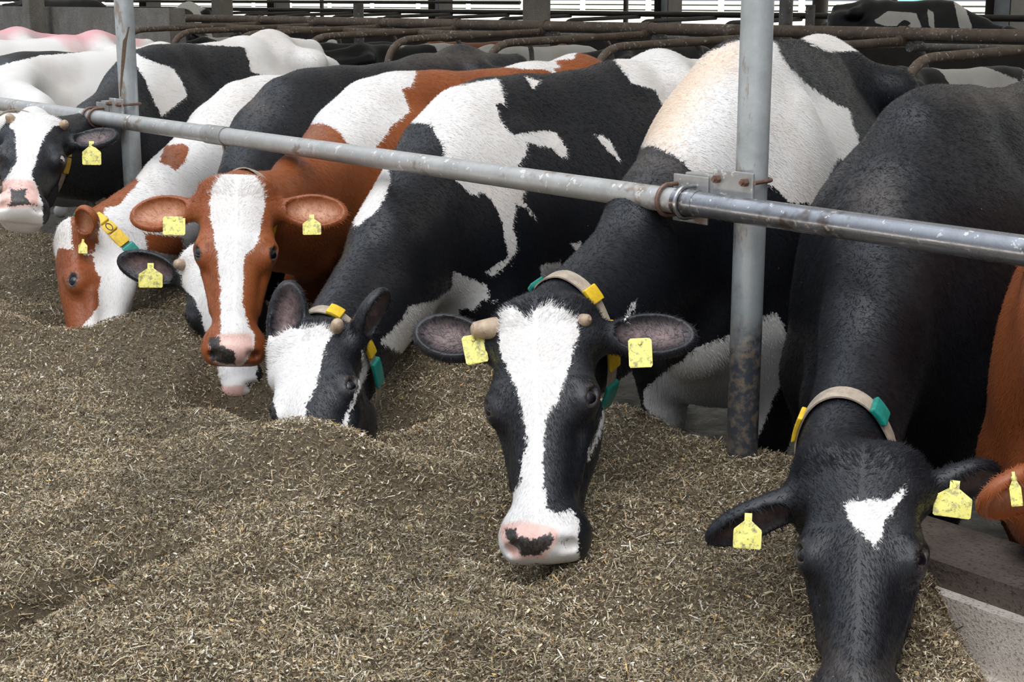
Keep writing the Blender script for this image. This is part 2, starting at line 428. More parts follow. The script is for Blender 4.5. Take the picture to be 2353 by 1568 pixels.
def cow_sdf(Wp, fwd, S0, P, A, k, ears, ctrl=None, lying=False, fat=1., neckfat=1., tilt=0., nx=0.):
    S, N = SDF(), SDF(); up = np.array([0, 0, 1.]); lat = np.cross(up, fwd); fwd = unit(fwd-tilt*up); up = np.cross(fwd, lat); Bx = np.stack([fwd, lat, up])
    def X(x, y, z): return Wp+S0*(x*fwd+y*lat+z*up)
    Z0 = (FLOOR-Wp[2])/S0 if not lying else -10
    def both(fn, kk): S.add(fn, kk*S0); N.add(fn, kk*S0)
    both(ell(X(-.72, 0, -.50), np.array([.84, .30*fat, .43])*S0, Bx), .1)
    both(ell(X(-.85, 0, -.60), np.array([.62, .35*fat, .36])*S0, Bx), .1)
    both(ell(X(-.55, 0, -.28), np.array([.62, .19, .24])*S0, Bx), .1)
    both(ell(X(.02, 0, -.58), np.array([.30, .23, .36])*S0, Bx), .1)
    for a, b, ra, rb in (((.02, 0, -.075), (-.30, 0, -.09), .07, .07), ((-.30, 0, -.09), (-.85, 0, -.095), .07, .075), ((-.85, 0, -.095), (-1.12, 0, -.075), .075, .085), ((-1.12, 0, -.075), (-1.52, 0, -.10), .085, .06)):
        both(rc(X(*a), X(*b), ra*S0, rb*S0), .13)
    for s in (-1, 1):
        both(ell(X(-.0, s*.15, -.45), np.array([.18, .095, .32])*S0, np.stack([unit(fwd+.35*up), lat, unit(up-.35*fwd)])), .13)
        both(rc(X(-1.08, s*.13, -.10), X(-1.14, s*.25, -.14), .06*S0, .055*S0), .10)
        S.add(rc(X(-1.14, s*.25, -.14), X(-1.55, s*.12, -.20), .05*S0, .05*S0), .10*S0)
        S.add(ell(X(-1.38, s*.17, -.55), np.array([.22, .11, .38])*S0, Bx), .08*S0)
        if not lying:
            kn = Z0+.46; S.add(rc(X(.10, s*.17, -.72), X(.04, s*.15, kn), .10*S0, .055*S0), .08*S0)
            S.add(rc(X(.04, s*.15, kn), X(.04, s*.15, Z0+.12), .048*S0, .036*S0), .04*S0); S.add(rc(X(.04, s*.15, Z0+.12), X(.08, s*.15, Z0+.04), .042*S0, .05*S0), .03*S0)
            hk = Z0+.55; S.add(rc(X(-1.40, s*.18, -.75), X(-1.60, s*.16, hk), .12*S0, .055*S0), .08*S0)
            S.add(rc(X(-1.60, s*.16, hk), X(-1.52, s*.16, Z0+.12), .048*S0, .038*S0), .04*S0); S.add(rc(X(-1.52, s*.16, Z0+.12), X(-1.47, s*.16, Z0+.04), .042*S0, .052*S0), .03*S0)
        else:
            S.add(rc(X(-1.25, s*.30, -.68), X(-.75, s*.38, -.86), .13*S0, .07*S0), .08*S0)
            S.add(rc(X(.10, s*.18, -.70), X(.34, s*.2, -.86), .09*S0, .06*S0), .08*S0); S.add(rc(X(.34, s*.2, -.86), X(.02, s*.22, -.9), .055*S0, .045*S0), .05*S0)
    S.add(ell(X(-1.36, 0, -.36), np.array([.30, .21, .26])*S0, Bx), .1*S0)
    if not lying: S.add(ell(X(-1.22, 0, -.86), np.array([.24, .17, .17])*S0, Bx), .08*S0)
    S.add(rc(X(-1.56, 0, -.10), X(-1.66, 0, -.45), .04*S0, .028*S0), .06*S0)
    S.add(rc(X(-1.66, 0, -.45), X(-1.64, 0, -.95), .026*S0, .03*S0), .02*S0)
    def H(x, y, z): return P+k*(x*A[0]+y*A[1]+z*A[2])
    # neck
    B0, B1 = X(.10, 0, -.36), H(nx, -.135, .045)
    c = X(.42, 0, -.42) if ctrl is None else ctrl
    ts = np.linspace(0, 1, 11); pts = [(1-t)**2*B0+2*t*(1-t)*c+t*t*B1 for t in ts]
    segs = []
    for i in range(len(ts)-1):
        t0, t1 = ts[i], ts[i+1]; la = unit((1-t0)*lat*(1 if lat@A[0] > 0 else -1)+t0*A[0])
        def sz(t): return ((.160+(.088-.160)*t**.8)*neckfat, (.270+(.128-.270)*t**.85)*neckfat)
        segs.append(ecyl(pts[i], pts[i+1], la, None, np.array(sz(t0))*S0, np.array(sz(t1))*S0))
    both(chain(segs), .15)
    T2 = unit(pts[5]-pts[2]); n2 = up-T2*(up@T2); n2 = unit(n2) if np.linalg.norm(n2) > .2 else fwd
    both(chain([rc(X(-.12, 0, -.085), pts[2]+n2*.17*S0, .065*S0, .06*S0), rc(pts[2]+n2*.17*S0, pts[5]+n2*.13*S0, .06*S0, .055*S0)]), .16)
    both(rc(X(.30, 0, -.74), X(.10, 0, -.82), .10*S0, .12*S0), .10)
    # dewlap fold under the throat
    T = unit(pts[5]-pts[2]); dn = -(up-T*(up@T)); 
    both(rc(X(.33, 0, -.72), pts[5]+dn*.17*S0, .055*S0, .035*S0), .10); both(rc(pts[5]+dn*.17*S0, H(nx*.5, -.235, .12), .035*S0, .04*k), .08)
    head_sdf(S, P, A, k, ears)
    return S, N, pts, lat
def make_tag_shape(px0, px1, wpx, t, pointed=True):
    """ear tag outline between the stud and the lower edge, at distance t"""
    a = at(*px0, D=t); b = at(*px1, D=t-.015); dn = b-a; h = np.linalg.norm(dn); dn /= h
    n = unit(CAM-a); sd = unit(np.cross(dn, n)); n = np.cross(sd, dn); wd = wpx*t/F_PX/2
    nk = .26*wd
    out = [(-nk, 0), (nk, 0), (nk, .22), (wd*.96, .46), (wd, .52), (wd, .96), (wd*.9, 1), (-wd*.9, 1), (-wd, .96), (-wd, .52), (-wd*.96, .46), (-nk, .22)] if pointed else \
          [(-wd*.8, 0), (wd*.8, 0), (wd, .08), (wd, .93), (wd*.88, 1), (-wd*.88, 1), (-wd, .93), (-wd, .08)]
    v = []; m = len(out)
    for o in (0, .0022):
        for x, y in out: v.append(a+sd*x+dn*y*h+n*(o+.006*math.sin(y*2.5)))
    f = [tuple(range(m))[::-1], tuple(range(m, 2*m))]+[(i, (i+1) % m, m+(i+1) % m, m+i) for i in range(m)]
    return v, f, a, n, sd, dn
def march(f, px, py, t0, t1, step=.006):
    ts = np.arange(t0, t1, step); d = at(px, py, D=1)-CAM; v = f(CAM+d*ts[:, None]); i = np.argmax(v < 0)
    return ts[i] if v[i] < 0 else None
def coat_attrs(me, V, headmask, polys, base_white=False, spots=None, extra=None):
    x, y, z = proj_arr(V); px = np.stack([x, y], 1); sc = z/F_PX
    def field(key, default=-1.):
        w = np.full(len(V), default)
        for scope, pl in polys.get(key, ()):
            m = headmask if scope == 'h' else ~headmask if scope == 'b' else np.ones(len(V), bool)
            if not m.any(): continue
            w[m] = np.maximum(w[m], poly_sd(px[m], pl)*sc[m])
        return w
    wf = field('white')
    if 'colour' in polys:                     # a mostly white animal: these outlines carry the base colour
        c = field('colour'); wf = np.where(c > -.9, -c, 1.)
    if spots is not None: wf = spots
    if 'cut' in polys: wf = np.minimum(wf, -field('cut'))
    for nm, a in (('white', wf), ('pink', field('pink')), ('dark', field('dark')), ('tan', field('tan')), ('dust', field('dust'))):
        if extra and nm in extra: a = np.maximum(a, extra[nm])
        at_ = me.attributes.new(nm, 'FLOAT', 'POINT'); at_.data.foreach_set('value', np.clip(a, -.3, .3).astype(np.float32))
def proj_arr(V):
    d = V-CAM; z = np.maximum(d@_f, .05); return 1176.5+F_PX*(d@R_)/z, 784-F_PX*(d@U_)/z, z
def np_mesh(name, V, Q, mat):
    me = bpy.data.meshes.new(name); me.vertices.add(len(V)); me.vertices.foreach_set('co', np.ascontiguousarray(V, np.float32).ravel())
    k = Q.shape[1]; me.loops.add(Q.size); me.loops.foreach_set('vertex_index', Q.ravel().astype(np.int32))
    me.polygons.add(len(Q)); me.polygons.foreach_set('loop_start', np.arange(0, Q.size, k, dtype=np.int32)); me.polygons.foreach_set('loop_total', np.full(len(Q), k, np.int32))
    me.polygons.foreach_set('use_smooth', np.ones(len(Q), bool)); me.update(calc_edges=True)
    me.materials.append(mat); o = bpy.data.objects.new(name, me); COL.objects.link(o); return o
def ring_strip(ring, nrm, a0, a1, wd, off, th, taper=0):
    """band along part of the collar ring between angles a0..a1 (degrees)"""
    n = max(4, int(abs(a1-a0)/6)+1); v = []; f = []
    full = abs(a1-a0) >= 359
    for i in range(n):
        a = math.radians(a0+(a1-a0)*i/(n if full else n-1)); p, out = ring(a)
        for w_, o in ((-wd, off), (wd, off), (wd, off+th), (-wd, off+th)): v.append(p+nrm*w_+out*o)
    m = n if full else n-1
    for i in range(m):
        for k in range(4):
            j = (i+1) % n; f.append((i*4+k, i*4+(k+1) % 4, j*4+(k+1) % 4, j*4+k))
    if not full: f += [(3, 2, 1, 0), tuple((n-1)*4+k for k in range(4))]
    return v, f
def collar(cow, N, ctr, nrm, top, spec, strap_w=.021):
    """spec: list of (kind, a0, a1, optional number)"""
    nrm = unit(nrm); top = unit(top-nrm*(top@nrm)); side = np.cross(nrm, top)
    K = 72; rr = np.linspace(.02, .34, 161); rad = []
    for i in range(K):
        a = 2*math.pi*i/K; d = math.cos(a)*top+math.sin(a)*side; v = N(ctr+d*rr[:, None]); j = np.argmax(v > 0); rad.append(rr[j] if v[j] > 0 else .2)
    rad = np.array(rad)
    for _ in range(6): rad = np.maximum(rad, .5*rad+.25*(np.roll(rad, 1)+np.roll(rad, -1)))
    rad = rad*(1+.10*np.clip(-np.cos(np.arange(K)*2*math.pi/K), 0, 1))+.002
    def ring(a):
        x = (a/(2*math.pi) % 1)*K; i = int(x) % K; t = x-int(x); r = rad[i]*(1-t)+rad[(i+1) % K]*t
        d = math.cos(a)*top+math.sin(a)*side; return ctr+d*r, d
    v, f = ring_strip(ring, nrm, 0, 360, strap_w, .001, .004)
    c = link('collar', v, f, M_STRAP, cow); c.data.set_sharp_from_angle(angle=.6)
    for s in spec:
        kind, a0, a1 = s[:3]
        if kind == 'plate':
            v, f = ring_strip(ring, nrm, a0, a1, strap_w*1.18, .004, .011); nv = len(v); mi = [0]*len(f)
            if len(s) > 3:      # the black figure nought printed on the plate
                p, out = ring(math.radians((a0+a1)/2)); tg = unit(ring(math.radians((a0+a1)/2+3))[0]-p)
                for i in range(20):
                    a = 2*math.pi*i/20
                    for r in (1, .72):
                        v.append(p+out*.0162+tg*(.017*(r if r == 1 else .8)*math.sin(a))+nrm*(.0115*r*math.cos(a)))
                for i in range(20):
                    j = (i+1) % 20; f.append((nv+2*i, nv+2*j, nv+2*j+1, nv+2*i+1)); mi.append(1)
            o = link('number_plate', v, f, [M_PLATE, M_BLK], c, smooth=False); o.data.polygons.foreach_set('material_index', mi)
            b = o.modifiers.new('bevel', 'BEVEL'); b.width = .003; b.segments = 2; b.limit_method = 'ANGLE'
        else:
            v, f = ring_strip(ring, nrm, a0, a1, strap_w*1.3, .003, .014); o = link('buckle', v, f, M_TEAL, c, smooth=False)
            b = o.modifiers.new('bevel', 'BEVEL'); b.width = .004; b.segments = 2; b.limit_method = 'ANGLE'
    return ring
ATT = ('rouge', 'white', 'pink', 'dark', 'tan', 'dust', 'earskin')
def fur(cow, V, Q, ql, fwd, A, dens, mat):
    """short lying hair over the coat on the side of the animal that can be seen"""
    P = V[Q]; c = P.mean(1); n = np.cross(P[:, 2]-P[:, 0], P[:, 3]-P[:, 1]); ar = np.linalg.norm(n, axis=1)/2+1e-12; n = n/(2*ar[:, None])
    v = CAM-c; dist = np.linalg.norm(v, axis=1); px, py, t = proj_arr(c)
    m = ((n*v).sum(1)/dist > -.25) & (px > -120) & (px < 2480) & (py > -120) & (py < 1690)
    hq = ql[Q].mean(1); head = (hq[:, 2] > .0) & (np.abs(hq[:, 0]) < .14) & (hq[:, 2] < .53) & (hq[:, 1] > -.3) & (hq[:, 1] < .1)
    nose = (hq[:, 2] > .53) & (np.abs(hq[:, 0]) < .2) & (hq[:, 1] > -.3) & (hq[:, 1] < .1)
    eye = (np.abs(np.abs(hq[:, 0])-.115) < .03) & (np.abs(hq[:, 2]-.243) < .033) & (np.abs(hq[:, 1]+.035) < .04)
    wgt = ar*dens*np.where(head, 2.4, 1.)*m*~nose*~eye; N = rng.poisson(wgt); idx = np.repeat(np.arange(len(Q)), N); k = len(idx)
    if k == 0: return
    u, w = rng.random((k, 1)), rng.random((k, 1)); W = [(1-u)*(1-w), u*(1-w), u*w, (1-u)*w]
    root = sum(W[i]*P[idx, i] for i in range(4)); nn = n[idx]
    hz = hq[idx, 2]; H = head[idx]
    d = np.where(H[:, None], A[2]*np.where(hz < .19, -.6, 1.)[:, None]+A[0]*np.sign(hq[idx, :1])*.5, -fwd*.75-np.array([0, 0, .75]))
    d = d+rng.normal(0, .22, (k, 3)); d -= nn*(d*nn).sum(1, keepdims=True); d /= np.linalg.norm(d, axis=1, keepdims=True)+1e-9
    poll = H & (hz < .07); L = np.where(poll, .020, np.where(H, .013, .017))*rng.uniform(.6, 1.3, k); th = np.where(poll, .30, .16)*rng.uniform(.5, 1.5, k)
    s = np.cross(nn, d)*(np.where(H, .0007, .0010)*rng.uniform(.7, 1.3, k))[:, None]
    tip = root+d*(L*np.cos(th))[:, None]+nn*(L*np.sin(th))[:, None]; root = root-nn*.001
    VV = np.stack([root-s, root+s, tip], 1).reshape(-1, 3); QQ = np.arange(3*k).reshape(k, 3)
    o = np_mesh('hair', VV, QQ, HAIR_OF[mat]); o.parent = cow; o['kind'] = 'stuff'
    o.data.polygons.foreach_set('use_smooth', np.zeros(k, bool))
    for nm in ATT:
        a = np.empty(len(V), np.float32); cow.data.attributes[nm].data.foreach_get('value', a); h = sum(W[i][:, 0]*a[Q[idx, i]] for i in range(4))
        at_ = o.data.attributes.new(nm, 'FLOAT', 'POINT'); at_.data.foreach_set('value', np.repeat(h, 3).astype(np.float32))
def build_cow(d):
    S0 = d.get('S', 1.); k = d.get('k', 1.)
    if 'W' in d: Wp = at(d['W'][0], d['W'][1], Y=d['W'][2]) if len(d['W']) == 3 else np.array(d['Wxyz'])
    else: Wp = np.array(d['Wxyz'], float)
    ya = math.radians(d['yaw']); fwd = np.array([math.sin(ya), -math.cos(ya), 0])
    if 'poll' in d: P, A = head_frame(d['poll'], d['tp'], d['muz'], .60*k, d.get('turn', 0), d.get('far', False))
    else:
        P = Wp+d['headoff'][0]*fwd+np.array([0, 0, d['headoff'][1]]); hy = math.radians(d.get('hyaw', 0)); hp = math.radians(d.get('hpitch', 40))
        hf = rot_about(fwd, np.array([0, 0, 1.]), hy); ez = hf*math.cos(hp)-np.array([0, 0, math.sin(hp)])
        ey = hf*math.sin(hp)+np.array([0, 0, math.cos(hp)]); A = np.stack([np.cross(ey, ez), ey, ez])
    ears = []
    for s, key in ((-1, 'earL'), (1, 'earR')):
        e = d.get(key)
        b0 = P+k*(s*.1*A[0]-.09*A[1]+.062*A[2])
        if e is None: ears.append((s*A[0]-.25*A[1]+.25*A[2], A[1]+.2*A[2], .17*k, .056*k))
        else:
            tip = at(e[0], e[1], D=(b0-CAM)@_f+e[2]); v = tip-b0; op = A[1] if len(e) < 4 else e[3][0]*A[0]+e[3][1]*A[1]+e[3][2]*A[2]
            L = np.clip(np.linalg.norm(v)-.045*k, .11, .21); ears.append((v, op, L, e[4] if len(e) > 4 else .060*k))
    ctrl = None
    if 'ctrl' in d: ctrl = at(*d['ctrl'][:2], Y=d['ctrl'][2])
    if 'cw' in d: B0 = Wp+S0*(.10*fwd-np.array([0, 0, .36])); ctrl = B0+d['cw'][0]*(P-B0)*np.array([1, 1, 0])+np.array([0, 0, (P-B0)[2]*d['cw'][1]+(d['cw'][2] if len(d['cw']) > 2 else 0)])
    if 'poll' in d: print('COW', d['label'][:34], 'W', Wp.round(2), 'P', P.round(2), 'muz', (P+.6*k*A[2]).round(2), 'ctrl', None if ctrl is None else ctrl.round(2))
    f, N, pts, lat = cow_sdf(Wp, fwd, S0, P, A, k, ears, ctrl, d.get('lying', False), d.get('fat', 1.), d.get('neckfat', 1.), d.get('tilt', 0.), d.get('nx', 0.))
    h, hh = d.get('h', .014), d.get('hh', .0065)
    rear = Wp-fwd*1.85*S0; allp = np.array([Wp+fwd*.5*S0, rear]+pts+[P, P+A[2]*.6*k])
    lo, hi = allp.min(0)-.42, allp.max(0)+.42; lo[2] = max(lo[2], -.03) if not d.get('lying') else lo[2]; hi[2] = allp[:, 2].max()+.22
    def hl(V): return ((V-P)/k)@A.T
    def inbox(V, e):
        q = hl(V); return (np.abs(q[:, 0]) < .36+e) & (q[:, 1] > -.33-e) & (q[:, 1] < .2+e) & (q[:, 2] > -.07-e) & (q[:, 2] < .68+e)
    V1, Q1 = polygonize(f, lo, hi, h)
    fc = V1[Q1].mean(1); Q1 = Q1[~inbox(fc, -.012)]
    cor = np.array([P+k*(x*A[0]+y*A[1]+z*A[2]) for x in (-.36, .36) for y in (-.35, .2) for z in (-.09, .66)])
    # tight box: only the head itself and its ears
    V2, Q2 = polygonize(f, cor.min(0), cor.max(0), hh)
    fc = V2[Q2].mean(1); Q2 = Q2[inbox(fc, -.006)]
    V = np.concatenate([V1, V2]); Q = np.concatenate([Q1, Q2+len(V1)])
    used = np.zeros(len(V), bool); used[Q.ravel()] = True; re = np.cumsum(used)-1; V = V[used]; Q = re[Q]
    o = np_mesh('cow', V, Q, d['mat']); me = o.data
    q = hl(V); hm = inbox(V, -.008) & (np.abs(q[:, 0]) < .175) & (q[:, 2] > -.02)
    spots = fbm(V*1.25+d['seed'], d['seed'])*.12+d.get('spotbias', 0) if 'seed' in d and not d.get('polys') else None
    extra = {}
    extra['dark'] = np.max([.003-(np.linalg.norm((q-np.array([sg*.055, -.028, .578]))/np.array([.95, 1.5, 1.]), axis=1)-.0125)*.8 for sg in (-1, 1)], axis=0)-.004
    rim = np.max([.021-np.linalg.norm((q-np.array([sg*.116, -.032, .243]))/np.array([1., 1., 1.25]), axis=1) for sg in (-1, 1)], axis=0)
    extra['dark'] = np.maximum(extra['dark'], rim*.6)
    if d.get('genmuzzle'):
        extra['pink'] = .035-np.linalg.norm((q-np.array([0, -.06, .585]))/np.array([1.6, 1.2, 1]), axis=1)
    if d.get('rumpmark'):
        b = Wp-fwd*1.1*S0; r = (V-b); extra['rouge'] = .13-np.abs(r@np.cross(fwd, [0, 0, 1.]))+np.where(V[:, 2] > Wp[2]-.14, 0, -1)-np.maximum(0, np.abs(r@fwd)-.3)
    rg = extra.get('rouge', np.full(len(V), -.3)); ra = me.attributes.new('rouge', 'FLOAT', 'POINT'); ra.data.foreach_set('value', np.clip(rg, -.3, .3).astype(np.float32))
    # bare pinkish skin inside the ears
    ei = np.full(len(V), -1.)
    for (e, sgn) in zip(ears, (-1, 1)):
        dd = unit(e[0]); oo = unit(e[1]-dd*(e[1]@dd)); b0 = P+k*(sgn*.1*A[0]-.09*A[1]+.062*A[2]); c = b0+dd*(.045*k+e[2]*.5)+oo*.004
        r = V-c; sd = np.cross(dd, oo)
        ei = np.maximum(ei, .012-.03*np.maximum(np.sqrt(((r@dd)/(e[2]*.36))**2+((r@sd)/(e[3]*.5))**2)-.75, -0.3)-np.where((r@oo > .012) | ((r*r).sum(1) > .15**2) | (r@oo < -.06), 1, 0))
    ea = me.attributes.new('earskin', 'FLOAT', 'POINT'); ea.data.foreach_set('value', np.clip(ei, -.3, .3).astype(np.float32))
    coat_attrs(me, V, hm, d.get('polys', {}), spots=spots, extra=extra)
    tag(o, d['label'], 'cow', d.get('group'))
    if d.get('fur', 0): fur(o, V, Q, q, fwd, A, d['fur'], d['mat'])
    def W3(x, y, z): return P+k*(x*A[0]+y*A[1]+z*A[2])
    for s in (-1, 1):
        if d.get('noeyes'): continue
        b = MB(); c = W3(s*.097, -.046, .243); n, m = 12, 20; r = .0262*k
        vv = [c+r*(math.sin(math.pi*i/n)*math.cos(2*math.pi*j/m)*A[1]+math.sin(math.pi*i/n)*math.sin(2*math.pi*j/m)*A[2]+math.cos(math.pi*i/n)*A[0]) for i in range(n+1) for j in range(m)]
        b.add(vv, [(i*m+j, i*m+(j+1) % m, (i+1)*m+(j+1) % m, (i+1)*m+j) for i in range(n) for j in range(m)])
        e = b.build('eye', [M_EYE, M_EYEW], o, auto=False)
        wd = d.get('white_eye')
        if wd and wd[0] == s:
            gaze = unit(wd[1]*A[0]+wd[2]*A[1]+wd[3]*A[2]); vv = np.array(vv); cc = np.array([vv[list(p.vertices)].mean(0)-c for p in e.data.polygons])
            e.data.polygons.foreach_set('material_index', (cc@gaze/r < .72).astype(np.int32))
    for hb in d.get('horns', ()):      # (local base, local tip, r0, r1)
        b = MB(); p0, p1 = W3(*hb[0]), W3(*hb[1]); ax = p1-p0
        b.tube([p0-ax*.3, p0, p0+ax*.4, p0+ax*.75, p1, p1+unit(ax)*.006], np.array([hb[2], hb[2], (hb[2]*.6+hb[3]*.4)*1.02, hb[3]*1.05, hb[3]*.85, hb[3]*.4])*k, 18)
        b.build('horn', M_HORN, o)
    if 'collar' in d:
        cc = d['collar']; ctr = W3(*cc['c']); nr = cc.get('n'); nr = unit(pts[-2]-pts[-1]) if nr is None else nr[0]*A[0]+nr[1]*A[1]+nr[2]*A[2]
        j = np.argmin([np.linalg.norm(p-ctr) for p in pts]); topd = cc.get('top', (0, .9, -.5)); collar(o, N, ctr, nr, topd[0]*A[0]+topd[1]*A[1]+topd[2]*A[2], cc['spec'])
    for tg in d.get('tags', ()):       # (stud px, lower edge px, width px, pointed)
        hits = [march(f, tg[0][0]*(1-q)+tg[1][0]*q, tg[0][1]*(1-q)+tg[1][1]*q, d['tp']-.45, d['tp']+.3) for q in (0, .35, .7, 1)]
        hits = [x for x in hits if x is not None]
        if not hits: print('tag misses the ear', d['label']); hits = [d['tp']]
        v, ff, a, n, sd, dn = make_tag_shape(tg[0], tg[1], tg[2], min(hits)-.004, tg[3] if len(tg) > 3 else True)
        et = link('ear_tag', v, ff, M_TAG, o, smooth=False)
        bb = MB(); q = a+dn*.012; bb.tube([q-n*.02, q+n*.004, q+n*.006], [.0055, .0055, .004], 12); bb.build('stud', M_TAG, et)
    return o, f, P, A

# ------------------------------------------------------------------ setting
def slab(name, lo, hi, mat):
    b = MB(); b.box(lo, hi); return struct(b.build(name, mat, smooth=False))
slab('floor', (-70, .10, -.12), (14, 22.0, 0), M_WET)                 # slurry alley and passages
slab('floor_cubicles', (-70, 3.5, 0), (14, 10.4, .20), M_BED)
slab('floor_feed_table', (-14, -6, -.1), (6, -.16, .34), M_TABLE)
slab('trim_curb', (-14, -.125, 0), (6, .10, .53), M_CURB)
slab('trim_curb_face', (-14, -.16, 0), (6, -.125, .475), M_TABLE)
slab('floor_yard', (-260, 22.0, -.2), (60, 260, -.05), M_YARD)
slab('ceiling', (-70, 1.2, 4.6), (14, 22.2, 4.75), M_ROOF)
slab('wall_back', (-70, 10.4, 0), (14, 10.55, 1.30), M_DARKSTEEL)
wp = at(388, 19, Y=4.6); slab('wall_left', (-60, 4.6, 0), (wp[0], 4.78, wp[2]), M_WALL)
def pillar(name, px, y, w, mat=M_CONC, top=4.6):
    P = at(px, 30, Y=y); b = MB(); b.box((P[0]-w/2, y-w/2, 0), (P[0]+w/2, y+w/2, top)); o = struct(b.build(name, mat, smooth=False, bevel=.012)); return o
pillar('pillar', 78, 4.4, .20); pillar('pillar', 511, 8.6, .24); pillar('pillar', 1233, 8.1, .22)
def ibeam(px, y, w):
    P = at(px, 20, Y=y); b = MB()
    for sx in (-1, 1): b.box((P[0]+sx*w/2-.012, y-w/2, 0), (P[0]+sx*w/2+.012, y+w/2, 4.6))
    o = b.build('pillar_steel', M_DARKSTEEL, smooth=False); struct(o)
    b = MB(); b.box((P[0]-w/2+.012, y-.02, 0), (P[0]+w/2-.012, y+.02, 4.6)); b.build('web', M_FACADE, o, smooth=False)
for px, w in ((345, .55), (640, .50), (1012, .45), (1535, .42), (2312, .50)): ibeam(px, 21.5, w)
def thin_post(px, y, r, top, mat, label, name='pipe_post'):
    P = at(px, 30, Y=y); b = MB(); b.tube([(P[0], y, 0), (P[0], y, top*.5), (P[0], y, top)], r, 14)
    tag(b.build(name, mat), label, 'post')
P_ = at(824, 7, Y=6.4); thin_post(824, 6.4, .055, P_[2], M_GREYPIPE, 'short grey pipe post rising between the two concrete pillars, behind the brown rails')
thin_post(1806, 6.2, .052, 4.6, M_GREYPIPE, 'tall grey pipe post just right of the near galvanized post, behind the brown rail')
P_ = at(1862, 11, Y=9.8); thin_post(1862, 9.8, .05, P_[2], M_GREYPIPE, 'short capped pipe post right of the tall grey pipe post in the barn')
for px, lab in ((740, 'thin dark upright at the open barn side, left of the short grey pipe post'), (1438, 'thin dark upright at the open barn side, right of the wide concrete pillar'), (2053, 'thin dark upright beside the teal net at the barn side')):
    thin_post(px, 21.6, .06, 4.6, M_DARKSTEEL, lab)
thin_post(1884, 21.4, .16, 4.6, M_DARKSTEEL, 'thick brown post at the open barn side beside the short capped pipe post')

# feed rail, its posts and clamps
RX = lambda px: at(px, 239+px*.1428, Y=-.08)[0]
SP = 3.43
def post_mat():
    t = NT('galvanized_post'); n = t.noise(9, 6, .7); n2 = t.noise(45, 3, .6); sep = t.n('ShaderNodeSeparateXYZ'); t.put(sep.inputs[0], t.obj())
    c = t.mix(t.rng(n, .35, .65), (.44, .47, .48), (.31, .335, .34)); c = t.mix(t.rng(t.noise(14, 5, .7, stretch=(1, 1, .3)), .56, .62, 0, .8), c, (.25, .20, .155))
    worn = t.rng(t.math('ADD', sep.outputs['Z'], t.math('MULTIPLY', t.math('SUBTRACT', n, .5), .7)), 1.05, .80)
    d = t.mix(t.rng(n2, .45, .62), (.055, .062, .075), (.19, .15, .115)); c = t.mix(worn, c, d)
    t.bump(n2, .15, .004); return t.fin(c, t.rng(n, .3, .7, .32, .5), .35)
M_POST = post_mat()
for i, (x, lab) in enumerate(((0, 'galvanized steel post nearest the camera, between the two nearest black cows'), (-SP, 'galvanized steel post with a brown smear at the far left of the rail'))):
    b = MB(); b.tube([(x, 0, .0), (x, 0, 1), (x, 0, 2.2), (x, 0, 4.6)], .0385, 40); p = tag(b.build('steel_post', M_POST), lab, 'post')
    if i:
        wv = [.003, .008, .008, .005, .003]; v = []
        for (qx, qy), ww in zip(((296, 62), (287, 95), (283, 140), (279, 190), (277, 222)), wv):
            h = CAM+(at(qx, qy, D=1)-CAM)*march(lambda p: np.hypot(p[:, 0]-x, p[:, 1])-.0385, qx, qy, 4.5, 7.5, .001); a0 = math.atan2(h[1], h[0]-x)
            for s in (-1, 0, 1):
                a1 = a0+s*ww/.0385; rr = .0392+(.0012 if s == 0 else 0); v.append((x+rr*math.cos(a1), rr*math.sin(a1), h[2]))
        f = [(k*3+j, k*3+j+1, k*3+j+4, k*3+j+3) for k in range(4) for j in (0, 1)]
        link('dung_smear', v, f, simple('dried_dung', (.13, .085, .05), (.08, .05, .03), 90, .9), p)['label'] = 'brown dried smear'
def rail(x0, x1, mat, label):
    b = MB(); n = max(3, int(abs(x1-x0)/.3)); b.tube([(x, -.08, 1.2) for x in np.linspace(x0, x1, n)], .031, 36); return tag(b.build('feed_rail', mat), label, 'rail', 'feed rail pipes')
xa, xb = RX(500), RX(1626)
rail(-16, xa, M_GALV, 'far galvanized rail pipe, from the left edge to the spattered sleeve joint')
r2 = rail(xa+.012, xb-.05, M_GALV, 'middle galvanized rail pipe, spattered white, crossing over the red cow and the grazing cows')
b = MB(); b.tube([(x, -.08, 1.2) for x in np.linspace(xa-.075, xa+.07, 4)], .0345, 36); b.tube([(xa+.045, -.08, 1.235), (xa+.045, -.08, 1.15)], .006, 10); b.build('sleeve', M_CLAMP, r2)
r3 = rail(xb-.045, 3.2, M_WORN, 'near worn dark steel rail pipe running out at the right edge')
b = MB(); b.tube([(x, -.08, 1.2) for x in np.linspace(xb-.10, xb-.03, 3)], .0325, 36); b.build('inner_sleeve', M_WORN, r3)
def ubolt(x, zr, mat, par):
    b = MB(); pts = []
    for k in range(-10, 11):
        a = math.pi*k/20; pts.append((x, -.08-.038*math.cos(a), zr+.038*math.sin(a)))
    pts = [(x, -.035, zr-.038)]+pts+[(x, -.03, zr+.038)]; b.tube(pts, .0055, 10); b.build('u_bolt', mat, par)
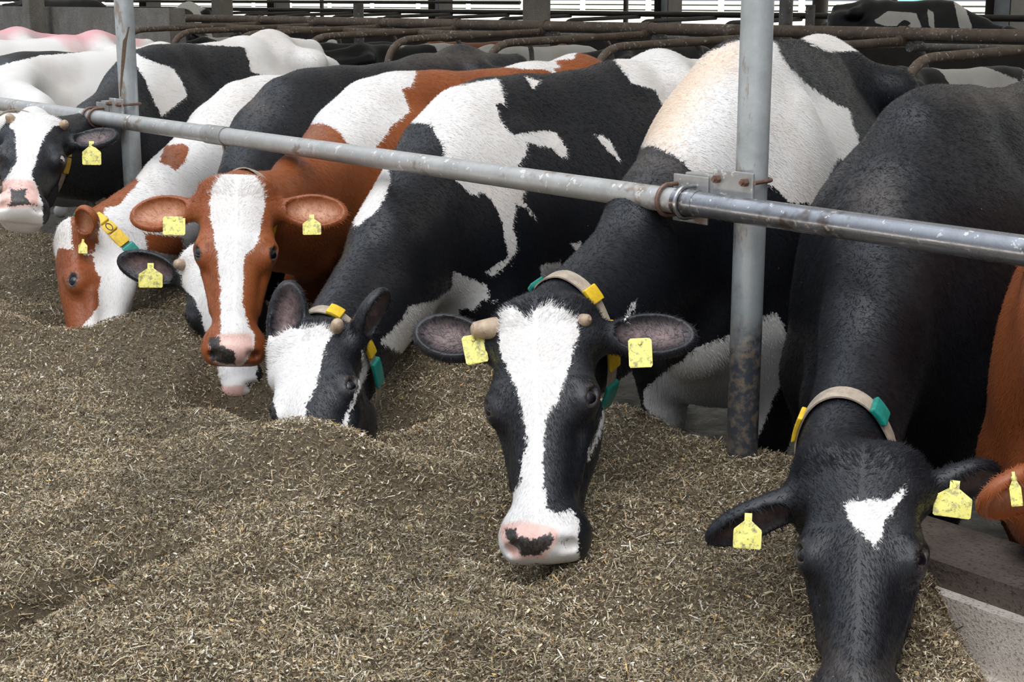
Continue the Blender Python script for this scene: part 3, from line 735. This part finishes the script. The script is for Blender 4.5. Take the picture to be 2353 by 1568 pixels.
for x, lab, mt in ((0, 'bracket clamping the feed rail to the near post with two hoop bolts', (M_UBOLT, M_CHROME)), (-SP, 'bracket clamping the feed rail to the far left post', (M_UBOLT, M_UBOLT))):
    b = MB(); b.box((x-.215, -.049, 1.145), (x-.095, -.042, 1.262)); pl = b.build('rail_clamp', M_CLAMP, smooth=False, bevel=.003); tag(pl, lab, 'clamp', 'rail clamps')
    b = MB(); b.box((x-.18, -.043, 1.215), (x-.05, .0, 1.268)); b.build('arm', M_CLAMP, pl, smooth=False, bevel=.003)
    b = MB(); b.box((x-.078, -.052, 1.205), (x+.052, -.044, 1.285)); b.build('post_plate', M_CLAMP, pl, smooth=False, bevel=.003)
    ubolt(x-.200, 1.2, mt[0], pl); ubolt(x-.138, 1.2, mt[1], pl)
    for dx in (-.058, .032):
        b = MB(); b.tube([(x+dx, -.066, 1.262), (x+dx, -.044, 1.262)], .010, 6); b.tube([(x+dx, -.073, 1.262), (x+dx, -.060, 1.262)], .0055, 8); b.build('bolt', M_UBOLT, pl)
    b = MB(); pts = [(x+.055, -.05, 1.262)]+[(x+.046*math.cos(a), .046*math.sin(a), 1.262) for a in np.linspace(.1, math.pi-.1, 12)]+[(x-.058, -.05, 1.262)]; b.tube(pts, .005, 8); b.build('u_bolt', M_UBOLT, pl)

# cubicles: long rails and the bent dividers hung from them
def long_rail(y, z, r, mat, label, x0=-60, x1=6):
    b = MB(); b.tube([(x, y, z) for x in np.linspace(x0, x1, 12)], r, 14); tag(b.build('cubicle_rail', mat), label, 'rail', 'cubicle rails')
long_rail(5.46, 1.47, .042, M_RUST, 'thick brown rail above the nearest row of cubicles, right across the barn')
long_rail(5.05, 1.40, .028, M_RUST, 'brown rail just below the thick cubicle rail', x1=-7.4)
long_rail(6.1, 1.47, .03, M_RUST, 'brown rail behind the thick cubicle rail, left half of the barn', x1=-8.2)
long_rail(16.7, 1.43, .05, M_DARKSTEEL, 'thin dark rail far back against the bright yard')
long_rail(18.6, 1.62, .035, M_DARKSTEEL, 'thinnest dark rail farthest back, left of the wide concrete pillar', x1=-24)
def divider(x, y0, s, depth, z, r, mat, label, group, lowz=.72):
    pts = arc_path([(x, y0+.06*s, z-.055), (x, y0-depth*s*-1 if False else y0+s*depth, z-.10), (x, y0+s*depth, lowz), (x, y0+s*.35, lowz-.02), (x, y0+s*.10, lowz-.2)], .24, 8)
    o = bpy.data.objects.new('cubicle_divider', None); COL.objects.link(o); o.location = (x, y0, .2); o.empty_display_size = .2
    tag(o, label, 'cubicle divider', group)
    def loc(b):
        b.v = [(v[0]-x, v[1]-y0, v[2]-.2) for v in b.v]; return b
    b = MB(); b.tube(pts, r, 12); loc(b).build('loop_pipe', mat, o)
    b = MB(); b.tube([(x, y0+s*.10, lowz-.1), (x, y0+s*.10, .2)], r*1.1, 12); loc(b).build('leg', mat, o)
    b = MB(); b.tube([(x, y0-.05, z-.05), (x, y0+.07, z-.05)], r*1.3, 12); b.tube([(x-.03, y0, z), (x+.03, y0, z)], .043, 14); loc(b).build('clamp', mat, o)
XS = [-2.55, -3.76, -4.97, -6.12, -7.35, -8.55, -9.75, -10.95, -12.0]
for i, x in enumerate(XS):
    divider(x, 5.46, -1, 1.55, 1.477, .028, M_RUST, 'brown bent divider pipe of the near cubicles, %s from the right' % ('first second third fourth fifth sixth seventh eighth ninth tenth eleventh'.split()[i]), 'near cubicle dividers')
for i, x in enumerate([-3.7, -4.9, -6.05, -7.3, -8.5, -9.7, -10.9, -12.1, -13.3, -14.5, -15.7]):
    divider(x, 5.50, 1, 1.75, 1.44, .026, M_GREYPIPE, 'grey bent divider loop of the far cubicles, %s from the right' % ('first second third fourth fifth sixth seventh eighth ninth tenth eleventh'.split()[i]), 'far cubicle dividers')
for i in range(14):
    x = -12.5-i*1.9; b = MB(); b.tube(arc_path([(x, 16.7, 1.38), (x, 14.9, 1.33), (x, 14.9, .8), (x, 16.5, .75)], .3, 6), .036, 10); o = b.build('cubicle_divider', M_DARKSTEEL)
    tag(o, 'thin dark slanting divider pipe under the far back rail against the bright yard', 'cubicle divider', 'dividers far back in the barn')

# yard beyond the open side
fy = 58.0
for k, (z0, z1) in enumerate(((-.05, 1.08), (1.16, 1.36), (1.44, 1.62), (1.70, 2.0))):
    b = MB(); b.box((-190, fy, z0), (10, fy+.04, z1)); o = b.build('fence_board', M_FENCE, smooth=False)
    tag(o, 'long white fence board across the yard, %s from the ground' % ('lowest and tallest', 'second', 'third', 'topmost')[k], 'fence', 'white yard fence')
b = MB()
for i in range(34): b.box((-185+i*5.6, fy+.05, 0), (-185+i*5.6+.3, fy+.2, 2.1))
tag(b.build('fence_posts', M_FENCE, smooth=False), 'white fence posts behind the long yard boards', 'fence posts', kind='stuff')
a, c_ = at(2063, 2, Y=30), at(2128, 2, Y=30); b = MB(); b.box((a[0], 30, 1.0), (c_[0], 30.05, 3.4)); tag(b.build('windbreak_net', M_NET, smooth=False), 'teal windbreak net panel in the yard behind the standing cow', 'net')
b = MB(); b.box((-240, 90, 0), (40, 92, 1.55)); tag(b.build('hedge', M_HEDGE, smooth=False), 'dark hedge seen through the gaps of the white fence', 'hedge', kind='stuff')

# ------------------------------------------------------------------ the feed
BUMPS = []
def bump_at(px, py, z, amp, s, sy=None): P = at(px, py, Z=z); BUMPS.append((P[0], P[1], amp, s, sy or s))
def ridge(pts, z, amp, s):
    for px, py in pts: bump_at(px, py, z, amp, s)
ridge([(-60, 745), (60, 745), (180, 740), (300, 742), (400, 752)], .57, .065, .17)
ridge([(520, 985), (600, 1015), (680, 1035), (760, 1042), (820, 1065)], .58, .060, .13)
ridge([(430, 800), (440, 860), (470, 930)], .55, .03, .12)
for px, py, z, a, s in ((190, 800, .45, -.17, .17), (540, 935, .42, -.22, .14), (640, 985, .42, -.10, .12), (720, 1000, .42, -.12, .15), (845, 1040, .42, -.24, .075), (900, 1010, .44, -.10, .10), (1150, 1290, .46, -.04, .12), (1225, 1260, .5, -.03, .10),
                        (30, 1440, .48, -.15, .05), (110, 1410, .48, -.15, .05), (190, 1375, .48, -.15, .05), (290, 1335, .48, -.15, .05), (360, 1310, .48, -.05, .06), (0, 1560, .45, -.05, .07), (620, 1360, .48, -.04, .08), (1290, 1440, .48, -.05, .06), (1200, 1330, .48, -.05, .07), (380, 930, .48, -.05, .16), (1400, 1420, .48, -.05, .14), (1960, 1545, .46, -.06, .16),
                        (250, 1200, .5, .04, .18), (700, 1250, .5, .04, .2), (1050, 1470, .5, .05, .16), (1000, 850, .5, .05, .2), (1050, 1000, .5, .03, .2), (960, 1180, .5, -.03, .12), (1450, 1180, .5, .02, .2)):
    bump_at(px, py, z, a, s)
LA, LB = np.array([.50, .05]), np.array([1.12, -.50]); LD = unit(LB-LA); LN = np.array([-LD[1], LD[0]])
def feed_h(x, y):
    x = np.asarray(x, float); y = np.asarray(y, float); p = np.stack([x, y, 0*x], 1)
    h = .505+.024*fbm(p*1.1, 3, 3)+.017*fbm(p*3.7, 9, 3)+.007*fbm(p*9, 11, 2)
    h += .075*np.exp(-((y-.0)/.20)**2)
    for bx, by, a, s, sy in BUMPS: h += a*np.exp(-((x-bx)/s)**2-((y-by)/sy)**2)
    h -= np.clip((-y-2.3)/1.1, 0, 1)*.2
    d = (x-LA[0])*LN[0]+(y-LA[1])*LN[1]+.03*fbm(p*4, 5, 2)
    h -= np.clip((d+.10)/.20, 0, 1)**1.5*.30
    h -= np.clip((y-.105+.03*fbm(p*5, 8, 2))/.09, 0, 1)*.35
    return h
def build_feed():
    gx, gy = np.arange(-9, 2.0, .022), np.arange(-3.2, .30, .022)
    X, Y = np.meshgrid(gx, gy, indexing='ij'); x, y = X.ravel(), Y.ravel()
    z = feed_h(x, y)+rng.normal(0, .003, len(x)); V = [np.stack([x, y, z], 1)]
    nx, ny = len(gx), len(gy); i = np.arange(nx*ny).reshape(nx, ny)
    Q = [np.stack([i[:-1, :-1], i[1:, :-1], i[1:, 1:], i[:-1, 1:]], -1).reshape(-1, 4)]
    C = [np.tile([.135, .103, .064, 1], (len(x), 1))]
    # loose chips of straw, maize and grass lying on it
    N = 2600000; cx, cy = rng.uniform(-8, 1.6, N), rng.uniform(-2.9, .22, N)
    P = np.stack([cx, cy, np.full(N, .5)], 1); px, py, t = proj_arr(P)
    inside = (px > -150) & (px < 2500) & (py > 380) & (py < 1780)
    keep = (rng.random(N) < np.clip((2.6/t)**1.6, 0, 1)*np.where(inside, .95, .25)) & (px > -1500) & (px < 3300) & (py < 3200)
    cx, cy = cx[keep], cy[keep]; n = len(cx)
    if n > 520000: cx, cy = cx[:520000], cy[:520000]; n = 520000
    print('chips', n)
    u = rng.random(n); L = .006+.009*rng.random(n)+.034*u**9; Wd = .0007+.0030*rng.random(n)**2.6
    lump = rng.random(n) < .24; L[lump] = .003+.006*rng.random(lump.sum())+.006*rng.random(lump.sum())**6; Wd[lump] = L[lump]*rng.uniform(.35, .6, lump.sum())
    big = rng.random(n) < .004; L[big] *= 2.2; Wd[big] *= 1.6
    az = rng.uniform(0, 2*math.pi, n); el = rng.normal(0, .5, n); rl = rng.normal(0, .6, n)
    d = np.stack([np.cos(az)*np.cos(el), np.sin(az)*np.cos(el), np.sin(el)], 1)
    s0 = np.stack([-np.sin(az), np.cos(az), 0*az], 1); nn = np.cross(d, s0); s = s0*np.cos(rl)[:, None]+nn*np.sin(rl)[:, None]; nn = np.cross(d, s)
    eps = .012; hz = feed_h(cx, cy)
    c = np.stack([cx, cy, hz+.001+.014*rng.random(n)], 1); bend = (rng.normal(0, .22, n)*L)[:, None]*nn
    k = []
    for a, bf in ((-.5, 0), (0, 1), (.5, 0)):
        for e in (-.5, .5): k.append(c+d*(a*L)[:, None]+s*(e*Wd)[:, None]*(1 if a == 0 else .75)+bend*bf)
    base = len(x); V.append(np.stack(k, 1).reshape(-1, 3)); j = base+np.arange(n)[:, None]*6
    Q.append(np.concatenate([j+[0, 1, 3, 2], j+[2, 3, 5, 4]]))
    pal = np.array([[.50, .39, .245], [.19, .14, .082], [.74, .60, .40], [.92, .85, .70], [.80, .50, .17], [.42, .375, .215], [.33, .24, .15]])
    pi = rng.choice(7, n, p=[.28, .22, .21, .085, .02, .075, .11]); clump_tone = .86+.28*np.clip(fbm(np.stack([cx, cy, 0*cx], 1)*2.6, 21, 3)+.25, -.8, .8)+.12*fbm(np.stack([cx, cy, 0*cx], 1)*9, 22, 2); col = pal[pi]*rng.uniform(.55, 1.3, (n, 1))*np.clip(clump_tone, .5, 1.25)[:, None]; col = np.concatenate([col, np.ones((n, 1))], 1)  # smooth noise makes chip colour lighter and darker in random clumps
    C.append(np.repeat(col, 6, 0))
    V = np.concatenate(V); Q = np.concatenate(Q); C = np.concatenate(C)
    t = NT('silage'); nz = t.noise(160, 3, .7); t.bump(nz, .6, .01); m = t.fin(t.mix(t.rng(nz, .35, .65), t.attr('tint', 'Color'), t.mix(.5, t.attr('tint', 'Color'), (.02, .015, .01))), .75, 0, .25)
    o = np_mesh('silage_feed', V, Q, m); a = o.data.attributes.new('tint', 'FLOAT_COLOR', 'POINT'); a.data.foreach_set('color', C.astype(np.float32).ravel())
    o.data.polygons.foreach_set('use_smooth', np.arange(len(Q)) < len(Q[:0])+(nx-1)*(ny-1))
    tag(o, 'heaped brown chopped silage and straw feed lying in front of the cows', 'feed', kind='stuff')
build_feed()

# ------------------------------------------------------------------ the feeding row
COWS = []
COWS.append(dict(label='black cow with a white triangle on her forehead, eating in front of the red cow', mat=M_BLACK,
    fur=30000, tilt=-.02, W=(2110, 222, .46), yaw=14, S=1.0, poll=(1985, 1018), tp=2.98, muz=(1960, 1655), nx=-.075, turn=-4, k=.96, h=.011, hh=.0055, fat=1.05, neckfat=.95, cw=(.28, .85),
    earL=(1632, 1238, .02, (-.1, .12, 1), .046), earR=(2290, 1085, .03, (.1, .12, 1), .050),
    tags=[((1720, 1180), (1716, 1262), 64), ((2195, 1105), (2186, 1190), 84)],
    polys=dict(white=[('h', [(1938, 1160), (1975, 1155), (2005, 1150), (2040, 1150), (2060, 1135), (2080, 1110), (2075, 1140), (2040, 1190), (2020, 1240), (2007, 1260), (1985, 1230), (1950, 1190)])],
        dust=[('b', [(1955, 420), (1990, 405), (2050, 415), (2060, 460), (2050, 500), (1960, 490)]), ('b', [(2160, 210), (2353, 180), (2353, 260), (2250, 250)]), ('h', [(1890, 1460), (1930, 1500), (1960, 1545), (2040, 1540), (2060, 1500), (2060, 1568), (1900, 1568)])]),
    collar=dict(c=(-.07, -.14, -.15), spec=[('plate', -116, -76), ('buckle', 58, 84)])))
COWS.append(dict(label="black cow with a white blaze and one stubby horn, head lowered beside the near post", mat=M_BLACK,
    fur=30000, tilt=-.03, W=(1690, 106, .50), yaw=29, S=1.06, poll=(1232, 688), tp=3.5, muz=(1228, 1266), turn=-15, k=1.03, h=.011, hh=.0055, fat=1.05, cw=(.28, .97),
    earL=(958, 762, .02), earR=(1592, 772, .02),
    tags=[((1085, 770), (1098, 836), 52, False), ((1470, 778), (1473, 846), 54, False)],
    horns=[((-.088, -.045, .035), (-.150, -.02, .045), .028, .020), ((.09, -.04, .05), (.112, -.022, .055), .02, .013)],
    polys=dict(white=[('h', [(1155, 715), (1180, 705), (1215, 735), (1240, 705), (1260, 700), (1325, 735), (1328, 770), (1310, 830), (1300, 860), (1280, 920), (1250, 970), (1246, 1050), (1250, 1110), (1258, 1170), (1275, 1178), (1310, 1172), (1330, 1200), (1330, 1300), (1120, 1300), (1135, 1170), (1165, 1150), (1195, 1110), (1200, 1060), (1215, 1020), (1205, 970), (1190, 900), (1150, 810), (1148, 760)]),
            ('h', [(1400, 925), (1396, 960), (1370, 1020), (1352, 1060), (1350, 1050), (1375, 985), (1392, 930)]),
            ('b', [(1448, 335), (1455, 300), (1480, 240), (1560, 160), (1640, 115), (1705, 90), (1780, 96), (1800, 140), (1850, 190), (1920, 240), (1950, 250), (1960, 290), (1980, 340), (1955, 372), (1925, 365), (1905, 400), (1890, 470), (1815, 465), (1790, 440), (1760, 420), (1680, 440), (1600, 410), (1560, 365), (1500, 335)]),
            ('b', [(1475, 900), (1520, 860), (1600, 800), (1680, 770), (1750, 730), (1785, 715), (1820, 800), (1800, 860), (1740, 1010), (1700, 1040), (1600, 1040), (1500, 1000)]),
            ('b', [(1830, 82), (1840, 60), (1960, 70), (2120, 70), (2125, 190), (2110, 185), (2100, 150), (2060, 130), (1980, 118), (1900, 118), (1860, 100)]),
            ('b', [(1465, 688), (1450, 700), (1438, 725), (1425, 745), (1435, 740), (1448, 722), (1458, 710)])],
        pink=[('h', [(1150, 1205), (1190, 1197), (1250, 1205), (1280, 1215), (1285, 1240), (1250, 1285), (1180, 1285), (1150, 1240)])],
        dark=[('h', [(1160, 1215), (1185, 1215), (1190, 1235), (1230, 1238), (1268, 1222), (1274, 1240), (1240, 1280), (1200, 1275), (1165, 1240)])],
        tan=[('b', [(1440, 340), (1470, 235), (1550, 150), (1640, 100), (1720, 80), (1700, 150), (1640, 200), (1590, 280), (1545, 345)])],
        dust=[('b', [(1450, 340), (1500, 335), (1560, 370), (1590, 400), (1440, 400)])]),
    collar=dict(c=(0, -.15, -.06), spec=[('buckle', -36, -22), ('plate', 58, 76), ('plate', 98, 132), ('buckle', 142, 162)])))
COWS.append(dict(label="black and white cow with raised ears and muzzle buried in feed, beside the red cow", mat=M_BLACK,
    fur=24000, tilt=.06, W=(1060, 205, .40), yaw=10, S=1.0, poll=(690, 752), tp=4.15, muz=(724, 1150), turn=-24, h=.012, hh=.006, cw=(.36, .78),
    earL=(668, 620, .02, (.35, .9, .1), .058), earR=(884, 668, .0, (.5, .2, -.3), .050),
    horns=[((.088, -.03, .035), (.112, .005, .045), .019, .017)],
    tags=[],
    polys=dict(white=[('h', [(590, 745), (630, 750), (680, 755), (740, 748), (765, 765), (745, 800), (735, 850), (725, 890), (705, 930), (705, 960), (717, 1000), (715, 1120), (650, 1120), (640, 960), (622, 900), (598, 880), (610, 800), (598, 760)]),
            ('h', [(832, 805), (850, 840), (830, 890), (800, 960), (775, 1060), (755, 1060), (785, 980), (815, 900), (832, 850)]),
            ('b', [(862, 355), (880, 310), (930, 262), (1010, 205), (1140, 180), (1155, 205), (1160, 242), (1137, 235), (1150, 280), (1180, 310), (1210, 305), (1255, 300), (1280, 305), (1300, 340), (1303, 362), (1285, 360), (1270, 340), (1240, 335), (1210, 325), (1210, 355), (1190, 380), (1200, 420), (1208, 435), (1200, 460), (1225, 490), (1232, 507), (1210, 480), (1185, 465), (1178, 520), (1190, 570), (1165, 610), (1130, 635), (1112, 625), (1170, 590), (1160, 555), (1155, 520), (1140, 475), (1110, 440), (1085, 450), (1045, 412), (1020, 370), (1015, 330), (985, 285), (940, 282), (905, 315), (890, 345)]),
            ('b', [(1040, 622), (1080, 640), (1118, 656), (1145, 690), (1110, 690), (1060, 740), (1000, 770), (960, 830), (900, 800), (870, 788), (925, 735), (937, 705), (1000, 690), (1038, 662)]),
            ('b', [(850, 385), (888, 380), (898, 410), (884, 455), (862, 490), (815, 525), (812, 490), (845, 450), (855, 420)]),
            ('b', [(1365, 310), (1385, 310), (1405, 330), (1428, 375), (1400, 350)]), ('b', [(1310, 560), (1335, 555), (1330, 585)]),
            ('b', [(1240, 610), (1290, 600), (1290, 650), (1245, 650)]), ('b', [(1205, 175), (1240, 185), (1225, 205)]),
            ('b', [(1395, 120), (1760, 80), (1760, 260), (1520, 240), (1508, 208), (1450, 190)])],
        cut=[('b', [(1055, 712), (1075, 708), (1100, 725), (1080, 745), (1055, 740)]), ('b', [(1115, 668), (1140, 668), (1160, 690), (1130, 690)])],
        dust=[]),
    collar=dict(c=(0, -.15, -.05), spec=[('buckle', -42, -25), ('plate', 34, 54), ('plate', 86, 118), ('buckle', 124, 146)])))
COWS.append(dict(label='red cow with a white blaze facing the camera behind the rail', mat=M_RED,
    fur=20000, tilt=.03, W=(850, 186, .46), yaw=6, S=1.0, poll=(545, 408), tp=4.75, muz=(535, 822), turn=-2, h=.013, hh=.006, cw=(.40, .8, -.24),
    earL=(306, 500, .0, (-.1, 1, .1)), earR=(792, 492, .0, (.1, 1, .1)),
    tags=[((400, 498), (400, 542), 50, False), ((716, 494), (717, 541), 42)],
    polys=dict(white=[('h', [(515, 390), (545, 370), (580, 395), (605, 435), (608, 470), (600, 520), (590, 560), (562, 590), (558, 650), (558, 700), (570, 750), (585, 765), (583, 800), (560, 840), (500, 840), (508, 740), (506, 650), (500, 590), (492, 540), (484, 500), (482, 450), (498, 415)]),
            ('b', [(715, 285), (725, 240), (770, 200), (860, 165), (957, 150), (952, 180), (945, 200), (922, 200), (935, 240), (942, 255), (900, 290), (860, 345), (800, 332), (775, 300), (745, 285)]),
            ('b', [(1045, 154), (1100, 140), (1180, 128), (1200, 110), (1330, 110), (1318, 135), (1275, 140), (1285, 155), (1270, 160), (1290, 180), (1255, 160), (1190, 158), (1110, 148)])],
        pink=[('h', [(500, 768), (575, 765), (583, 800), (545, 850), (490, 835), (480, 795)])],
        dark=[('h', [(483, 775), (505, 772), (507, 792), (540, 810), (542, 840), (480, 830)])],
        dust=[('b', [(690, 300), (740, 290), (760, 320), (700, 320)])]),
    collar=dict(c=(.035, -.15, -.005), spec=[('plate', 78, 104), ('plate', 107, 132)])))
COWS.append(dict(label='black cow with a white face eating behind the red cow, its head half hidden', mat=M_BLACK,
    fur=14000, tilt=.06, W=(655, 180, .42), yaw=15, S=1.0, poll=(462, 560), tp=5.25, muz=(533, 905), turn=-22, h=.014, hh=.007, cw=(.24, .8),
    earL=(262, 592, .0, (-.1, 1, .35)), earR=(600, 560, .05),
    horns=[((-.085, -.03, .035), (-.098, .01, .045), .021, .018)],
    tags=[((346, 605), (346, 662), 54)],
    polys=dict(white=[('h', [(405, 560), (430, 540), (500, 560), (560, 600), (590, 700), (590, 950), (480, 950), (478, 800), (475, 770), (450, 690), (420, 660), (408, 600)])],
        pink=[('h', [(485, 890), (560, 885), (560, 930), (485, 930)])],
        dust=[('b', [(560, 215), (600, 195), (610, 260), (560, 270)]), ('b', [(900, 150), (1000, 105), (1150, 120), (1070, 150)])]),
    collar=dict(c=(0, -.15, -.04), spec=[])))
COWS.append(dict(label='white cow with red patches, head down in profile with yellow numbered collar', mat=M_RED,
    fur=14000, W=(555, 190, .46), yaw=15, S=.97, poll=(126, 542), tp=5.55, muz=(160, 890), turn=-84, h=.014, hh=.0065, cw=(.22, .85),
    earL=(190, 585, .0, (-.3, .6, .5)), earR=(202, 498, -.09, (.8, .5, .35), .052),
    horns=[],
    tags=[((191, 550), (190, 584), 20)],
    polys=dict(colour=[('b', [(232, 500), (205, 480), (215, 450), (250, 415), (300, 385), (318, 420), (300, 440), (275, 470), (240, 480), (235, 510), (215, 520)]), ('b', [(365, 372), (380, 335), (420, 330), (434, 338), (425, 372), (405, 392), (385, 380)]),
            ('h', [(100, 640), (112, 620), (125, 600), (135, 570), (170, 575), (215, 590), (220, 620), (232, 640), (225, 670), (230, 700), (205, 730), (170, 780), (145, 800), (140, 700), (125, 672), (105, 660)]),
            ('a', [(162, 478), (185, 462), (222, 468), (228, 500), (226, 560), (165, 560)]), ('a', [(165, 520), (185, 500), (215, 505), (222, 540), (218, 580), (170, 590)]), ('b', [(275, 545), (290, 535), (330, 535), (420, 545), (420, 590), (330, 575), (280, 560)])]),
    collar=dict(c=(0, -.20, .035), n=(0, -.78, -.63), top=(0, .7, -.7), spec=[('buckle', 0, 16), ('plate', 34, 56), ('plate', 60, 84, 0), ('plate', 88, 128), ('buckle', 132, 150)])))
COWS.append(dict(label='black and white cow with white face looking out under the far end of the rail', mat=M_BLACK,
    fur=14000, tilt=.04, W=(322, 120, .46), yaw=28, S=1.0, poll=(88, 262), tp=5.9, muz=(46, 462), turn=-8, h=.014, hh=.0065, cw=(.32, .8, -.24),
    earL=(-60, 330, .05), earR=(268, 312, .0, (.1, 1, .1)),
    tags=[((210, 325), (211, 380), 42)], white_eye=(1, .2, .2, .9),
    horns=[((-.09, -.03, .03), (-.105, .0, .04), .02, .016), ((.09, -.03, .03), (.105, .0, .04), .02, .016)],
    polys=dict(white=[('h', [(20, 270), (50, 225), (120, 225), (152, 258), (158, 285), (120, 290), (97, 325), (82, 370), (72, 400), (85, 430), (98, 470), (100, 540), (-20, 540), (0, 430), (20, 400), (38, 370), (37, 330), (33, 300), (22, 290)]),
            ('b', [(300, 118), (350, 142), (395, 155), (420, 190), (430, 220), (372, 268), (352, 230), (335, 185), (312, 150), (262, 128)]), ('b', [(572, 140), (560, 108), (470, 103), (400, 95), (440, 70), (800, 60), (800, 220), (575, 165)]), ('b', [(218, 466), (240, 452), (246, 462), (222, 475)])],
        pink=[('h', [(2, 420), (30, 410), (75, 415), (88, 440), (88, 475), (0, 480)])],
        dark=[('h', [(22, 432), (40, 436), (62, 433), (58, 450), (72, 470), (20, 475), (26, 452)])],
        dust=[('b', [(140, 200), (190, 190), (200, 215), (140, 225)])]),
    collar=dict(c=(0, -.15, -.03), spec=[('plate', 84, 106), ('plate', 108, 130)])))
COWS.append(dict(label='red cow at the right edge showing only her neck and one ear', mat=M_RED,
    fur=18000, W=(2640, 330, .36), yaw=8, S=1.0, poll=(2560, 985), tp=2.75, muz=(2550, 1620), turn=-5, k=.98, h=.014, hh=.0065, ctrl=(2420, 700, -.05), noeyes=False,
    earL=(2272, 1135, -.14, (-.25, .5, .8), .072), tags=[((2328, 1085), (2338, 1165), 26)], polys={},
    collar=dict(c=(0, -.15, -.06), spec=[('plate', -150, -125), ('plate', -122, -97), ('plate', -94, -70)])))
COWS.append(dict(label='white cow with a black stripe along its back behind the white faced cow', mat=M_BLACK,
    tilt=.02, W=(10, 132, .40), yaw=15, S=.98, poll=(105, 412), tp=6.3, muz=(-220, 452), turn=88, earL=(90, 340, .05), earR=(60, 400, .0), h=.018, hh=.011, ctrl=(150, 330, .1), noeyes=True,
    polys=dict(colour=[('b', [(-80, 120), (0, 115), (120, 105), (250, 88), (320, 85), (320, 104), (250, 108), (180, 120), (90, 128), (0, 150), (-90, 190)])]),
    collar=dict(c=(0, -.17, .02), spec=[])))
for d in COWS: build_cow(d)

# ------------------------------------------------------------------ cows farther back
def bgcow(px, py, z, yaw, seed, label, lying=True, bias=0, hy=0, mat=M_BLACK, S=.95, hp=35, group='cows resting in the cubicles', D=None, polys={}):
    P = at(px, py, Z=z) if D is None else at(px, py, D=D); print('bg', label[:20], P.round(2))
    build_cow(dict(label=label, mat=mat, Wxyz=tuple(P), yaw=yaw, S=S, lying=lying, headoff=(.62, -.02) if lying else (.72, -.25), hyaw=hy, hpitch=hp, seed=seed, spotbias=bias, h=.034, hh=.02, k=.95, group=group, genmuzzle=True, polys=polys))
bgcow(1345, 108, 1.2, 165, 11, 'white cow lying in the far cubicles right of the wide concrete pillar', bias=.10)
bgcow(1440, 138, 1.06, 170, 12, 'black and white cow lying with her head behind the bent brown divider', bias=-.02)
bgcow(1610, 108, 1.2, 172, 13, 'black cow lying in the cubicles left of the near galvanized post', bias=-.10)
bgcow(660, 88, 1.2, 170, 14, 'white and black cow lying far back above the black cow with dusty rump', bias=.03)
bgcow(770, 104, 1.18, 168, 15, 'dark black cow lying just left of the short grey pipe post', bias=-.08)
bgcow(905, 100, 1.2, 172, 16, 'black cow lying right of the short grey pipe post', bias=-.12)
bgcow(1040, 104, 1.2, 170, 17, 'black cow lying midway between the short grey pipe post and the wide concrete pillar', bias=-.07)
bgcow(1190, 98, 1.2, 172, 18, 'brown cow lying left of the wide concrete pillar', bias=-.14, mat=M_RED)
bgcow(2330, 158, 1.18, 166, 19, 'black and white cow lying at the right edge under the bent divider', bias=.0)
bgcow(450, 72, 1.25, 172, 20, 'black and white cow lying left of the left concrete pillar', bias=.0)
bgcow(2180, 4, 0, 100, 27, 'black and white cow standing in the barn beside the teal net at upper right', lying=False, bias=-.03, D=17, group=None, hp=20, S=.9, polys=dict(white=[('a', [(2005, 50), (2040, 25), (2105, 30), (2120, 66), (2085, 62), (2095, 50), (2075, 45), (2060, 60), (2035, 60)]), ('a', [(2130, 20), (2145, 28), (2148, 70), (2135, 60)]), ('a', [(2190, -5), (2215, 10), (2235, 65), (2205, 66)]), ('a', [(2075, 105), (2130, 100), (2135, 120), (2120, 150), (2170, 140), (2190, 120), (2160, 170), (2120, 200), (2080, 190)])]))
bgcow(215, 2, 0, 118, 26, 'black cow standing behind the concrete wall at upper left', lying=False, bias=-.14, D=20, group=None)
bgcow(425, 10, 0, 60, 29, 'black and white cow standing just past the end of the concrete wall', lying=False, bias=.02, D=21, group=None)
build_cow(dict(label='white cow with pink paint on her back standing behind the far rail at the left', mat=M_BLACK, W=(-130, 104, .45), yaw=14, tilt=.03, S=1.0, headoff=(.75, -.75), hpitch=70, h=.024, hh=.014, polys=dict(colour=[('b', [(-900, -900), (-899, -900), (-899, -899)])], pinkmark=[]), rumpmark=True, noeyes=True))
build_cow(dict(label='white cow with pink and orange paint on her rump, farthest left in the feeding row', mat=M_BLACK, W=(-290, 92, .45), yaw=14, tilt=.03, S=1.0, headoff=(.75, -.75), hpitch=70, h=.024, hh=.014, polys=dict(colour=[('b', [(-900, -900), (-899, -900), (-899, -899)])]), rumpmark=True, noeyes=True))
